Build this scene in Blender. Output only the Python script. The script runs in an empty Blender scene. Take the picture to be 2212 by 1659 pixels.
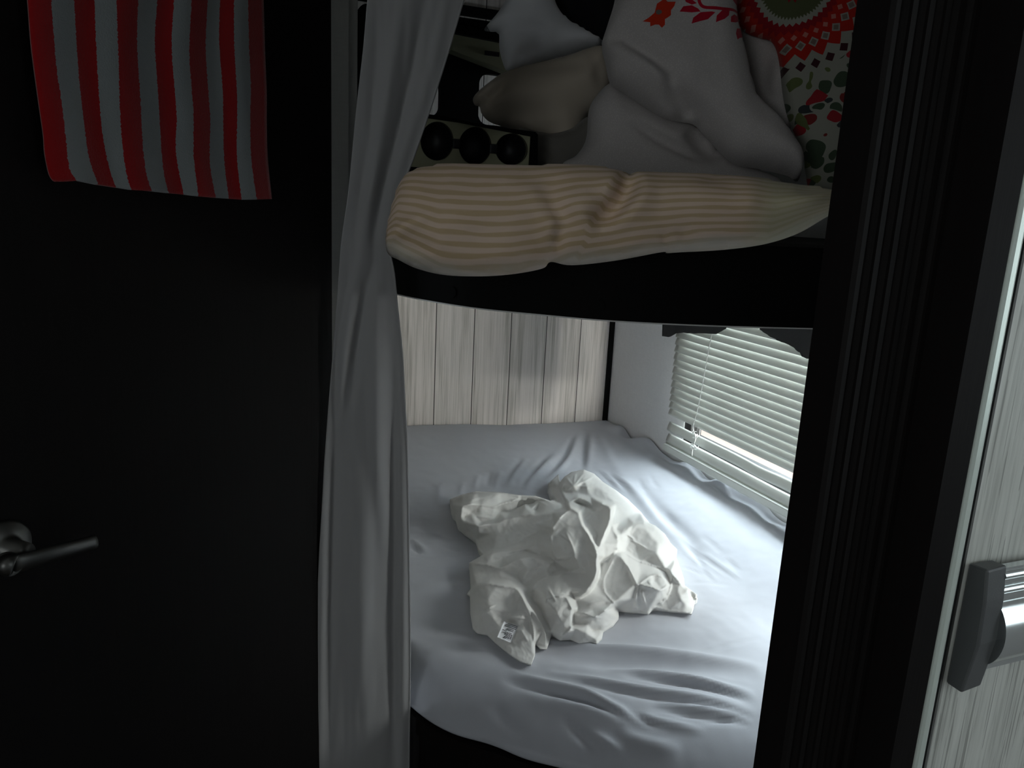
import bpy, bmesh, math, random
import numpy as np
from mathutils import Vector, Matrix
from mathutils.geometry import delaunay_2d_cdt

random.seed(7)
RNG = np.random.default_rng(7)
SC = bpy.context.scene
COL = SC.collection

# ------------------------------------------------------------------ camera
F, W, H = 1660.0, 2212.0, 1659.0
EYE = np.array([0.0, 0.0, 1.42])
_h, _p, _r = (math.radians(a) for a in (22.0, 12.7, 2.85))
FWD = np.array([math.sin(_h)*math.cos(_p), math.cos(_h)*math.cos(_p), -math.sin(_p)])
_rt = np.array([math.cos(_h), -math.sin(_h), 0.0]); _up = np.cross(_rt, FWD)
RGT = _rt*math.cos(_r) + _up*math.sin(_r)
UPV = _up*math.cos(_r) - _rt*math.sin(_r)

def ray(x, y):
    x = np.asarray(x, float); y = np.asarray(y, float)
    return F*FWD + (x - W/2)[..., None]*RGT - (y - H/2)[..., None]*UPV
def onP(x, y, p0, n):
    d = ray(x, y); n = np.asarray(n, float)
    t = ((np.asarray(p0, float) - EYE) @ n)/(d @ n)
    return EYE + d*np.asarray(t)[..., None]
def onX(x, y, X): return onP(x, y, (X, 0, 0), (1, 0, 0))
def onY(x, y, Y): return onP(x, y, (0, Y, 0), (0, 1, 0))
def onZ(x, y, Z):
    d = ray(x, y); t = (np.asarray(Z, float) - EYE[2])/d[..., 2]
    return EYE + d*t[..., None]
def proj(P):
    v = np.asarray(P, float) - EYE; k = F/(v @ FWD)
    return np.stack([W/2 + k*(v @ RGT), H/2 - k*(v @ UPV)], -1)

cd = bpy.data.cameras.new('camera'); cam = bpy.data.objects.new('camera', cd); COL.objects.link(cam)
cd.sensor_width = 36.0; cd.lens = 36.0*F/W; cd.clip_start = 0.02
m = Matrix.Identity(4)
for i in range(3):
    m[i][0], m[i][1], m[i][2], m[i][3] = RGT[i], UPV[i], -FWD[i], EYE[i]
cam.matrix_world = m
SC.camera = cam

# ------------------------------------------------------------------ object helpers
def tag(o, label=None, cat=None, group=None, kind=None):
    if label: o['label'] = label
    if cat: o['category'] = cat
    if group: o['group'] = group
    if kind: o['kind'] = kind
    return o
def thing(name, label, cat, loc=(0, 0, 0), rz=0.0, group=None, kind=None):
    o = bpy.data.objects.new(name, None); COL.objects.link(o)
    o.location = loc; o.rotation_euler = (0, 0, rz); o.empty_display_size = 0.05
    return tag(o, label, cat, group, kind)
def link(name, me, parent=None):
    o = bpy.data.objects.new(name, me); COL.objects.link(o)
    if parent:
        o.parent = parent
        mw = parent.matrix_world_local if False else world_of(parent)
        o.matrix_parent_inverse = mw.inverted()
    return o
def world_of(o):
    mm = Matrix.LocRotScale(o.location, o.rotation_euler, o.scale)
    if o.parent: mm = world_of(o.parent) @ o.matrix_parent_inverse @ mm
    return mm
def mesh(name, verts, faces, mats, parent=None, smooth=True, midx=None, uvs=None):
    me = bpy.data.meshes.new(name)
    me.from_pydata([tuple(map(float, v)) for v in verts], [], [tuple(int(i) for i in f) for f in faces])
    for mt in (mats if isinstance(mats, (list, tuple)) else [mats]): me.materials.append(mt)
    if midx is not None: me.polygons.foreach_set('material_index', [int(i) for i in midx])
    if smooth: me.polygons.foreach_set('use_smooth', [True]*len(me.polygons))
    if uvs is not None:
        ul = me.uv_layers.new(name='UVMap')
        li = np.zeros(len(me.loops), dtype=np.int32); me.loops.foreach_get('vertex_index', li)
        ul.data.foreach_set('uv', np.asarray(uvs, float)[li].astype(np.float32).ravel())
    me.update()
    return link(name, me, parent)
def from_bm(name, bm, mat, parent=None, smooth=False, bevel=0.0, seg=2):
    bmesh.ops.recalc_face_normals(bm, faces=bm.faces)
    me = bpy.data.meshes.new(name); bm.to_mesh(me); bm.free()
    for mt in (mat if isinstance(mat, (list, tuple)) else [mat]): me.materials.append(mt)
    if smooth: me.polygons.foreach_set('use_smooth', [True]*len(me.polygons))
    o = link(name, me, parent)
    if bevel:
        b = o.modifiers.new('bevel', 'BEVEL'); b.width = bevel; b.segments = seg; b.limit_method = 'ANGLE'
    return o
def add_box(bm, x0, x1, y0, y1, z0, z1, M=None):
    vs = [bm.verts.new((x, y, z)) for x in (x0, x1) for y in (y0, y1) for z in (z0, z1)]
    for f in ((0, 1, 3, 2), (4, 6, 7, 5), (0, 4, 5, 1), (2, 3, 7, 6), (0, 2, 6, 4), (1, 5, 7, 3)):
        bm.faces.new([vs[i] for i in f])
    if M is not None: bmesh.ops.transform(bm, matrix=M, verts=vs)
    return vs
def box(name, mat, parent, x0, x1, y0, y1, z0, z1, bevel=0.0, M=None):
    bm = bmesh.new(); add_box(bm, x0, x1, y0, y1, z0, z1, M)
    return from_bm(name, bm, mat, parent, bevel=bevel)
def prism(bm, poly, y0, y1, M=None):
    """polygon in (x, z) extruded along y"""
    a = [bm.verts.new((p[0], y0, p[1])) for p in poly]; b = [bm.verts.new((p[0], y1, p[1])) for p in poly]
    bm.faces.new(a); bm.faces.new(b[::-1])
    for i in range(len(poly)):
        j = (i+1) % len(poly); bm.faces.new((a[j], a[i], b[i], b[j]))
    if M is not None: bmesh.ops.transform(bm, matrix=M, verts=a+b)
def tube(bm, pts, r, seg=10, caps=True):
    pts = [Vector(p) for p in pts]; rings = []
    rs = r if isinstance(r, (list, tuple)) else [r]*len(pts)
    for i, p in enumerate(pts):
        t = (pts[min(i+1, len(pts)-1)] - pts[max(i-1, 0)]).normalized()
        a = t.orthogonal().normalized() if i == 0 else (rings[-1][1] - t*rings[-1][1].dot(t)).normalized()
        b = t.cross(a)
        rings.append(([bm.verts.new(p + (a*math.cos(2*math.pi*k/seg) + b*math.sin(2*math.pi*k/seg))*rs[i]) for k in range(seg)], a))
    for (A, _), (B, _) in zip(rings, rings[1:]):
        for k in range(seg): bm.faces.new((A[k], A[(k+1) % seg], B[(k+1) % seg], B[k]))
    if caps: bm.faces.new(rings[0][0][::-1]); bm.faces.new(rings[-1][0])
def spline(pts, n=8, closed=False):
    P = [np.array(p, float) for p in pts]; out = []
    N = len(P)
    for i in range(N if closed else N-1):
        if closed: a, b, c, d = P[i-1], P[i], P[(i+1) % N], P[(i+2) % N]
        else: a, b, c, d = P[max(i-1, 0)], P[i], P[i+1], P[min(i+2, N-1)]
        for k in range(n):
            t = k/n
            out.append(0.5*((2*b) + (c-a)*t + (2*a-5*b+4*c-d)*t*t + (3*b-a-3*c+d)*t**3))
    if not closed: out.append(P[-1])
    return np.array(out)

# numeric helpers
def seg_field(Q, poly):
    """distance, arclength fraction and signed side of every point Q to a polyline"""
    best = np.full(len(Q), 1e9); frac = np.zeros(len(Q)); side = np.zeros(len(Q))
    L = np.concatenate([[0], np.cumsum(np.linalg.norm(np.diff(poly, axis=0), axis=1))])
    for i in range(len(poly)-1):
        a = poly[i]; ab = poly[i+1]-a; l2 = max(ab @ ab, 1e-18)
        t = np.clip(((Q-a) @ ab)/l2, 0, 1); d = Q-(a+t[:, None]*ab); dd = np.hypot(d[:, 0], d[:, 1])
        k = dd < best
        best[k] = dd[k]; frac[k] = ((L[i]+t*(L[i+1]-L[i]))/max(L[-1], 1e-12))[k]
        side[k] = np.sign(ab[0]*d[:, 1]-ab[1]*d[:, 0])[k]
    return best, frac, side
def creases(Q, cl):
    """cl: (polyline Nx2, width, depth, kind); r = rounded ridge, p = sharp pleat, s = step raised on the left of the line"""
    out = np.zeros(len(Q))
    for poly, w, dep, kind in cl:
        poly = spline(poly, 4)
        lo, hi = poly.min(0)-4*w, poly.max(0)+4*w
        k = np.where(np.all((Q > lo) & (Q < hi), axis=1))[0]
        if not len(k): continue
        d, f, s = seg_field(Q[k], poly)
        tap = np.clip(np.sin(np.pi*np.clip(f, 0, 1)), 0, 1)**0.8
        if kind == 'r': g = np.exp(-(d/w)**2)
        elif kind == 'p': g = np.exp(-d/w)
        elif kind == 's': g = np.where(s > 0, np.exp(-d/(3*w)), np.exp(-(d/(0.35*w))**2))
        elif kind == 'd': g = s*np.exp(-d/w)*np.clip(d/(0.25*w), 0, 1)
        out[k] += dep*tap*g
    return out
def inside(Q, poly):
    x, y = Q[:, 0], Q[:, 1]; c = np.zeros(len(Q), bool); j = len(poly)-1
    for i in range(len(poly)):
        xi, yi = poly[i]; xj, yj = poly[j]
        if yi != yj:
            c ^= ((yi > y) != (yj > y)) & (x < (xj-xi)*(y-yi)/(yj-yi)+xi)
        j = i
    return c
_perm = RNG.permutation(512); _g2 = RNG.normal(size=(512, 2)); _g2 /= np.linalg.norm(_g2, axis=1)[:, None]
def perlin(Q):
    i = np.floor(Q).astype(int); f = Q-i; u = f*f*f*(f*(f*6-15)+10)
    def g(dx, dy):
        h = _perm[(_perm[(i[:, 0]+dx) % 512]+i[:, 1]+dy) % 512]
        return _g2[h, 0]*(f[:, 0]-dx)+_g2[h, 1]*(f[:, 1]-dy)
    a = g(0, 0)*(1-u[:, 0])+g(1, 0)*u[:, 0]; b = g(0, 1)*(1-u[:, 0])+g(1, 1)*u[:, 0]
    return a*(1-u[:, 1])+b*u[:, 1]
def fbm(Q, o=3, ridged=False):
    s = np.zeros(len(Q)); a = 1.0
    for k in range(o):
        n = perlin(Q*2**k+17.3*k); s += a*((0.35-np.abs(n))*1.4 if ridged else n); a *= 0.5
    return s
def cdt(points, loops):
    """triangulate points inside the first loop; all loops are constraint polygons"""
    vs = [Vector((float(p[0]), float(p[1]))) for p in points]; ed = []
    for lp in loops:
        b = len(vs); vs += [Vector((float(p[0]), float(p[1]))) for p in lp]
        ed += [(b+i, b+(i+1) % len(lp)) for i in range(len(lp))]
    r = delaunay_2d_cdt(vs, ed, [], 0, 1e-7)
    V = np.array([(v.x, v.y) for v in r[0]]); Fc = np.array([list(f) for f in r[2] if len(f) == 3])
    c = V[Fc].mean(1); Fc = Fc[inside(c, np.asarray(loops[0]))]
    a, b, c = V[Fc[:, 0]], V[Fc[:, 1]], V[Fc[:, 2]]
    ar = (b[:, 0]-a[:, 0])*(c[:, 1]-a[:, 1])-(b[:, 1]-a[:, 1])*(c[:, 0]-a[:, 0])
    Fc = Fc[np.abs(ar) > 1e-12]; ar = ar[np.abs(ar) > 1e-12]
    Fc[ar < 0] = Fc[ar < 0][:, ::-1]
    return V, Fc
def boundary(Fc):
    e = {}
    for f in Fc:
        for i in range(3):
            k = (int(f[i]), int(f[(i+1) % 3]))
            if (k[1], k[0]) in e: del e[(k[1], k[0])]
            else: e[k] = 1
    return list(e)
def soft(name, outline, p0, n, T, R, mats, parent=None, cell=0.008, cr=(), prints=(), back=0.8, noise=(0.003, 14), smooth_outline=True, uvfun=None, bulge=None, rest=None):
    """a stuffed or folded cloth body: an outline with its own place, a rounded front and a rounded back.
    outline, creases and prints come in photo pixels and are carried onto the body's own plane (p0, n)."""
    n = np.asarray(n, float); n /= np.linalg.norm(n); p0 = np.asarray(p0, float)
    A = np.cross((0, 0, 1), n); A /= np.linalg.norm(A); B = np.cross(n, A)
    def flat(pts):
        pts = np.asarray(pts, float); P = onP(pts[:, 0], pts[:, 1], p0, n)-p0
        return np.stack([P @ A, P @ B], -1)
    ol = flat(spline(outline, 7, True) if smooth_outline else outline)
    lo, hi = ol.min(0), ol.max(0)
    gx, gy = np.meshgrid(np.arange(lo[0], hi[0], cell), np.arange(lo[1], hi[1], cell*0.87))
    gx = gx+(np.arange(gx.shape[0]) % 2)[:, None]*cell*0.5
    G = np.stack([gx.ravel(), gy.ravel()], -1); G = G[inside(G, ol)]
    G = G[seg_field(G, np.vstack([ol, ol[:1]]))[0] > cell*0.6]
    pl = [(flat(q), mi) for q, mi in prints]
    loops = [ol]+[q for q, _ in pl]
    V, Fc = cdt(G, loops)
    d, _, _ = seg_field(V, np.vstack([ol, ol[:1]]))
    w = np.sqrt(np.clip(1-(1-np.clip(d/R, 0, 1))**2, 0, 1))
    z = T*w
    cl = [(flat(c[0]), c[1], c[2], c[3]) for c in cr]
    z = z+creases(V, cl)*np.clip(d/0.012, 0, 1)+noise[0]*fbm(V*noise[1])*np.clip(d/0.02, 0, 1)
    if bulge is not None: z = z+bulge(V)*w
    Pf = p0+V[:, :1]*A+V[:, 1:]*B+z[:, None]*n
    zb = -T*back*w
    if rest is not None: zb = zb*(0.06+0.94*smoothstep(rest-0.01, rest+0.03, (p0+V[:, :1]*A+V[:, 1:]*B)[:, 2]))
    be = boundary(Fc); bset = set(i for e in be for i in e)
    idx = {}; verts = list(Pf)
    for i in range(len(V)):
        if i in bset: idx[i] = i
        else:
            idx[i] = len(verts); verts.append(p0+V[i, 0]*A+V[i, 1]*B+zb[i]*n)
    faces = [tuple(f) for f in Fc]+[tuple(idx[int(i)] for i in f[::-1]) for f in Fc]
    c = V[Fc].mean(1); mi = np.zeros(len(Fc), int)
    for q, k in pl: mi[inside(c, q)] = k
    src = list(range(len(V)))+[i for i in range(len(V)) if i not in bset]
    uv = V[src] if uvfun is None else uvfun(V[src], flat)
    return mesh(name, verts, faces, mats, parent, True, list(mi)+list(mi), uv)

# ------------------------------------------------------------------ materials
def nm(name):
    mt = bpy.data.materials.new(name); mt.use_nodes = True
    nt = mt.node_tree; nt.nodes.clear()
    out = nt.nodes.new('ShaderNodeOutputMaterial')
    return mt, nt, out
class G:
    """small builder: node outputs with arithmetic"""
    def __init__(s, nt): s.nt = nt
    def n(s, kind, **kw):
        nd = s.nt.nodes.new(kind)
        for k, v in kw.items(): setattr(nd, k, v)
        return nd
    def put(s, sock, v):
        if hasattr(v, 'is_output'): s.nt.links.new(v, sock)
        else: sock.default_value = v
    def m(s, op, a, b=0.0, c=0.0):
        nd = s.n('ShaderNodeMath', operation=op)
        for i, v in enumerate((a, b, c)): s.put(nd.inputs[i], v)
        return nd.outputs[0]
    def mix(s, f, a, b):
        nd = s.n('ShaderNodeMix', data_type='RGBA'); s.put(nd.inputs[0], f); s.put(nd.inputs[6], a); s.put(nd.inputs[7], b)
        return nd.outputs[2]
    def noise(s, vec, scale, detail=3, rough=0.5):
        nd = s.n('ShaderNodeTexNoise'); s.put(nd.inputs['Vector'], vec)
        nd.inputs['Scale'].default_value = scale; nd.inputs['Detail'].default_value = detail; nd.inputs['Roughness'].default_value = rough
        return nd.outputs[0]
    def ramp(s, f, stops):
        nd = s.n('ShaderNodeValToRGB'); s.put(nd.inputs[0], f); cr = nd.color_ramp
        while len(cr.elements) > 1: cr.elements.remove(cr.elements[-1])
        cr.elements[0].position, cr.elements[0].color = stops[0]
        for p, c in stops[1:]:
            e = cr.elements.new(p); e.color = c
        return nd.outputs[0]
    def scale(s, vec, x, y, z):
        nd = s.n('ShaderNodeVectorMath', operation='MULTIPLY'); s.put(nd.inputs[0], vec); nd.inputs[1].default_value = (x, y, z)
        return nd.outputs[0]
    def pos(s): return s.n('ShaderNodeNewGeometry').outputs['Position']
    def uv(s): return s.n('ShaderNodeUVMap').outputs[0]
    def sep(s, v):
        nd = s.n('ShaderNodeSeparateXYZ'); s.put(nd.inputs[0], v); return nd.outputs
    def bump(s, h, strength=0.3, dist=0.001):
        nd = s.n('ShaderNodeBump'); nd.inputs['Strength'].default_value = strength; nd.inputs['Distance'].default_value = dist
        s.put(nd.inputs['Height'], h); return nd.outputs[0]
    def bsdf(s, out, color, rough=0.6, metal=0.0, spec=0.5, normal=None, sheen=0.0):
        nd = s.n('ShaderNodeBsdfPrincipled'); s.put(nd.inputs['Base Color'], color); s.put(nd.inputs['Roughness'], rough)
        nd.inputs['Metallic'].default_value = metal; nd.inputs['Specular IOR Level'].default_value = spec
        if sheen: nd.inputs['Sheen Weight'].default_value = sheen
        if normal is not None: s.put(nd.inputs['Normal'], normal)
        if out: s.nt.links.new(nd.outputs[0], out.inputs[0])
        return nd.outputs[0]
def rgb(r, g, b): return (r, g, b, 1.0)
def srgb(r, g, b):
    f = lambda c: (c/255/12.92 if c/255 <= 0.04045 else ((c/255+0.055)/1.055)**2.4)
    return (f(r), f(g), f(b), 1.0)
def plain(name, c, rough=0.6, metal=0.0, spec=0.5, grain=0.0, gs=300.0):
    mt, nt, out = nm(name); g = G(nt)
    nrm = g.bump(g.noise(g.pos(), gs, 2), grain, 0.0006) if grain else None
    v = g.noise(g.pos(), 25, 3)
    col = g.mix(g.m('MULTIPLY', v, 0.25), c, tuple(x*0.75 for x in c[:3])+(1,))
    g.bsdf(out, col, rough, metal, spec, nrm); return mt
def cloth(name, c, rough=0.85, sheen=0.15, weave=0.25, ws=900.0, translucent=0.0, dots=None):
    mt, nt, out = nm(name); g = G(nt)
    p = g.pos(); col = g.mix(g.m('MULTIPLY', g.noise(p, 35, 4), 0.2), c, tuple(x*0.86 for x in c[:3])+(1,))
    if dots:
        nd = g.n('ShaderNodeTexVoronoi'); g.put(nd.inputs['Vector'], p); nd.inputs['Scale'].default_value = dots[1]
        col = g.mix(g.m('MULTIPLY', g.m('LESS_THAN', nd.outputs[0], 0.33), 0.35), col, dots[0])
    b = g.bsdf(None, col, rough, 0, 0.25, g.bump(g.noise(p, ws, 2), weave, 0.0004), sheen)
    if translucent:
        tr = g.n('ShaderNodeBsdfTranslucent'); g.put(tr.inputs[0], col)
        mx = g.n('ShaderNodeMixShader'); mx.inputs[0].default_value = translucent
        nt.links.new(b, mx.inputs[1]); nt.links.new(tr.outputs[0], mx.inputs[2]); b = mx.outputs[0]
    nt.links.new(b, out.inputs[0]); return mt
def darkwood(name, c, rough=0.42):
    mt, nt, out = nm(name); g = G(nt)
    v = g.scale(g.pos(), 60, 60, 2.2); nz = g.noise(v, 3, 5, 0.6)
    col = g.mix(nz, c, tuple(x*0.45 for x in c[:3])+(1,))
    g.bsdf(out, col, rough, 0, 0.12, g.bump(nz, 0.25, 0.0008)); return mt

def plank_mat():
    mt, nt, out = nm('whitewashed_planks'); g = G(nt); p = g.pos(); x, y, z = g.sep(p)
    PITCH, OFF = 0.1182, 0.621
    u = g.m('DIVIDE', g.m('SUBTRACT', x, OFF), PITCH)
    cell = g.m('FLOOR', u); fr = g.m('SUBTRACT', u, cell)
    seam = g.m('MAXIMUM', g.m('LESS_THAN', fr, 0.011), g.m('GREATER_THAN', fr, 0.989))
    edge = g.m('MULTIPLY', g.m('LESS_THAN', fr, 0.045), 0.35)
    shift = g.m('MULTIPLY', cell, 3.71)
    cv = g.n('ShaderNodeCombineXYZ'); g.put(cv.inputs[0], g.m('MULTIPLY', x, 95.0)); g.put(cv.inputs[1], shift); g.put(cv.inputs[2], g.m('MULTIPLY', z, 2.4))
    n1 = g.noise(cv.outputs[0], 1.0, 5, 0.65)
    cv2 = g.n('ShaderNodeCombineXYZ'); g.put(cv2.inputs[0], g.m('MULTIPLY', x, 420.0)); g.put(cv2.inputs[1], shift); g.put(cv2.inputs[2], g.m('MULTIPLY', z, 7.0))
    n2 = g.noise(cv2.outputs[0], 1.0, 3, 0.6)
    cv3 = g.n('ShaderNodeCombineXYZ'); g.put(cv3.inputs[0], g.m('MULTIPLY', x, 22.0)); g.put(cv3.inputs[1], shift); g.put(cv3.inputs[2], g.m('MULTIPLY', z, 1.3))
    n3 = g.noise(cv3.outputs[0], 1.0, 2)
    f = g.m('ADD', g.m('MULTIPLY', n1, 0.5), g.m('ADD', g.m('MULTIPLY', n2, 0.35), g.m('MULTIPLY', n3, 0.25)))
    col = g.ramp(f, [(0.36, srgb(122, 118, 110)), (0.46, srgb(188, 184, 178)), (0.56, srgb(222, 216, 212)), (0.70, srgb(238, 232, 229))])
    tint = g.noise(cv3.outputs[0], 0.5, 1); col = g.mix(g.m('MULTIPLY', tint, 0.22), col, srgb(206, 184, 172))
    col = g.mix(edge, col, srgb(212, 209, 204)); col = g.mix(seam, col, srgb(44, 36, 33))
    g.bsdf(out, col, 0.55, 0, 0.3, g.bump(f, 0.15, 0.0006)); return mt
def linen_wall(name, c):
    mt, nt, out = nm(name); g = G(nt); p = g.pos(); x, y, z = g.sep(p)
    a = g.noise(g.scale(p, 500, 500, 60), 1, 2); b = g.noise(g.scale(p, 60, 60, 500), 1, 2)
    f = g.m('MULTIPLY', g.m('ADD', a, b), 0.5); col = g.mix(f, tuple(v*0.84 for v in c[:3])+(1,), tuple(min(1, v*1.1) for v in c[:3])+(1,))
    g.bsdf(out, col, 0.75, 0, 0.2, g.bump(f, 0.2, 0.0005)); return mt
def grey_oak():
    mt, nt, out = nm('grey_oak_laminate'); g = G(nt); p = g.pos()
    a = g.noise(g.scale(p, 340, 340, 14), 1, 4, 0.6); b = g.noise(g.scale(p, 80, 80, 4), 1, 3)
    ln = g.noise(g.scale(p, 520, 520, 9), 1, 2)
    f = g.m('ADD', g.m('MULTIPLY', a, 0.6), g.m('MULTIPLY', b, 0.4))
    col = g.ramp(f, [(0.3, srgb(172, 174, 168)), (0.5, srgb(212, 214, 208)), (0.7, srgb(230, 232, 226))])
    col = g.mix(g.m('MULTIPLY', g.m('GREATER_THAN', ln, 0.62), 0.6), col, srgb(128, 128, 122))
    g.bsdf(out, col, 0.45, 0, 0.4, g.bump(f, 0.2, 0.0004)); return mt
def stripes_towel():
    mt, nt, out = nm('red_and_white_terry'); g = G(nt); u, v, _ = g.sep(g.uv())
    wob = g.m('MULTIPLY', g.m('SUBTRACT', g.noise(g.scale(g.uv(), 2, 30, 1), 3, 2), 0.5), 0.012)
    t = g.m('MULTIPLY', g.m('ADD', u, wob), 13.0)
    odd = g.m('GREATER_THAN', g.m('MODULO', t, 2.0), 1.0)
    col = g.mix(odd, srgb(142, 14, 18), srgb(136, 142, 144))
    g.bsdf(out, col, 0.95, 0, 0.1, g.bump(g.noise(g.pos(), 700, 3), 0.6, 0.0012), 0.3); return mt
def stripes_pillow():
    mt, nt, out = nm('gold_striped_cotton'); g = G(nt); u, v, _ = g.sep(g.uv())
    wob = g.m('MULTIPLY', g.m('SUBTRACT', g.noise(g.scale(g.uv(), 2.5, 6, 1), 3, 2), 0.5), 0.05)
    t = g.m('FRACT', g.m('MULTIPLY', g.m('ADD', v, wob), 13.0))
    band = g.m('SUBTRACT', 1.0, g.m('MINIMUM', 1.0, g.m('MULTIPLY', g.m('ABSOLUTE', g.m('SUBTRACT', t, 0.5)), 3.4)))
    band = g.m('MINIMUM', 1.0, g.m('MULTIPLY', band, 2.2))
    col = g.mix(band, srgb(226, 203, 184), srgb(202, 177, 142))
    # faded, pale underside and right end of the pillowcase
    pale = g.m('MINIMUM', 1.0, g.m('MAXIMUM', 0.0, g.m('MULTIPLY', g.m('SUBTRACT', g.m('ADD', 0.17, g.m('MULTIPLY', g.m('SUBTRACT', g.noise(g.uv(), 7, 3), 0.5), 0.22)), v), 9.0)))
    end = g.m('MINIMUM', 1.0, g.m('MAXIMUM', 0.0, g.m('MULTIPLY', g.m('SUBTRACT', u, 0.79), 16.0)))
    col = g.mix(g.m('MULTIPLY', pale, 0.75), col, srgb(198, 196, 184)); col = g.mix(g.m('MULTIPLY', end, 0.62), col, srgb(176, 180, 150))
    g.bsdf(out, col, 0.9, 0, 0.15, g.bump(g.noise(g.pos(), 900, 2), 0.3, 0.0005), 0.15); return mt
def medallion_mat():
    """printed cotton: a round medallion above a field of leaves and flowers; uv is metres from the medallion centre"""
    mt, nt, out = nm('medallion_print'); g = G(nt); uv = g.uv(); u, v, _ = g.sep(uv)
    r = g.m('SQRT', g.m('ADD', g.m('MULTIPLY', u, u), g.m('MULTIPLY', v, v))); th = g.m('ARCTAN2', v, u)
    def tri(n, amp): return g.m('MULTIPLY', g.m('PINGPONG', g.m('MULTIPLY', th, n/6.28318), 0.5), 2*amp)
    ground = srgb(152, 152, 142); red = srgb(168, 36, 24); crimson = srgb(136, 24, 34); green = srgb(84, 90, 62); dark = srgb(62, 30, 36)
    # scattered foliage field
    vo = g.n('ShaderNodeTexVoronoi'); wv = g.n('ShaderNodeVectorMath', operation='ADD'); g.put(wv.inputs[0], uv)
    nz = g.n('ShaderNodeTexNoise'); g.put(nz.inputs['Vector'], uv); nz.inputs['Scale'].default_value = 22; nz.inputs['Detail'].default_value = 1
    sc = g.n('ShaderNodeVectorMath', operation='SCALE'); g.put(sc.inputs[0], nz.outputs[1]); sc.inputs['Scale'].default_value = 0.035
    g.put(wv.inputs[1], sc.outputs[0]); g.put(vo.inputs['Vector'], wv.outputs[0]); vo.inputs['Scale'].default_value = 40
    cs = g.n('ShaderNodeSeparateColor'); g.put(cs.inputs[0], vo.outputs['Color'])
    leafc = g.ramp(cs.outputs[0], [(0.0, srgb(64, 78, 62)), (0.28, srgb(96, 106, 66)), (0.5, srgb(58, 62, 64)), (0.68, srgb(120, 46, 44)), (0.86, srgb(150, 40, 48))])
    leafc.node.color_ramp.interpolation = 'CONSTANT'
    lm = g.m('LESS_THAN', vo.outputs[0], g.m('ADD', 0.34, g.m('MULTIPLY', cs.outputs[1], 0.34)))
    col = g.mix(lm, ground, leafc)
    inner = g.m('LESS_THAN', r, 0.142); col = g.mix(inner, col, ground)
    # ring of dark squares
    def squares(R0, n, half, c, col, off=0.0):
        a = g.m('MULTIPLY', g.m('ADD', th, off), n/6.28318); fa = g.m('MULTIPLY', g.m('SUBTRACT', g.m('FRACT', a), 0.5), 6.28318*R0/n)
        dd = g.m('ADD', g.m('ABSOLUTE', fa), g.m('ABSOLUTE', g.m('SUBTRACT', r, R0)))
        return g.mix(g.m('LESS_THAN', dd, half), col, c)
    col = g.mix(g.m('LESS_THAN', r, g.m('ADD', 0.109, tri(26, 0.014))), col, red)
    col = squares(0.131, 34, 0.0082, dark, col)
    col = squares(0.098, 30, 0.0085, ground, col); col = squares(0.098, 30, 0.0054, srgb(120, 104, 96), col)
    col = squares(0.083, 30, 0.0050, srgb(186, 120, 110), col, 0.1)
    col = g.mix(g.m('LESS_THAN', r, g.m('ADD', 0.071, tri(40, 0.006))), col, crimson)
    col = g.mix(g.m('LESS_THAN', r, g.m('ADD', 0.060, tri(40, 0.005))), col, ground)
    col = g.mix(g.m('LESS_THAN', r, g.m('ADD', 0.050, tri(60, 0.005))), col, green)
    col = g.mix(g.m('LESS_THAN', r, g.m('ADD', 0.020, tri(16, 0.008))), col, crimson)
    g.bsdf(out, col, 0.9, 0, 0.15, g.bump(g.noise(g.pos(), 900, 2), 0.3, 0.0005), 0.1); return mt

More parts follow.
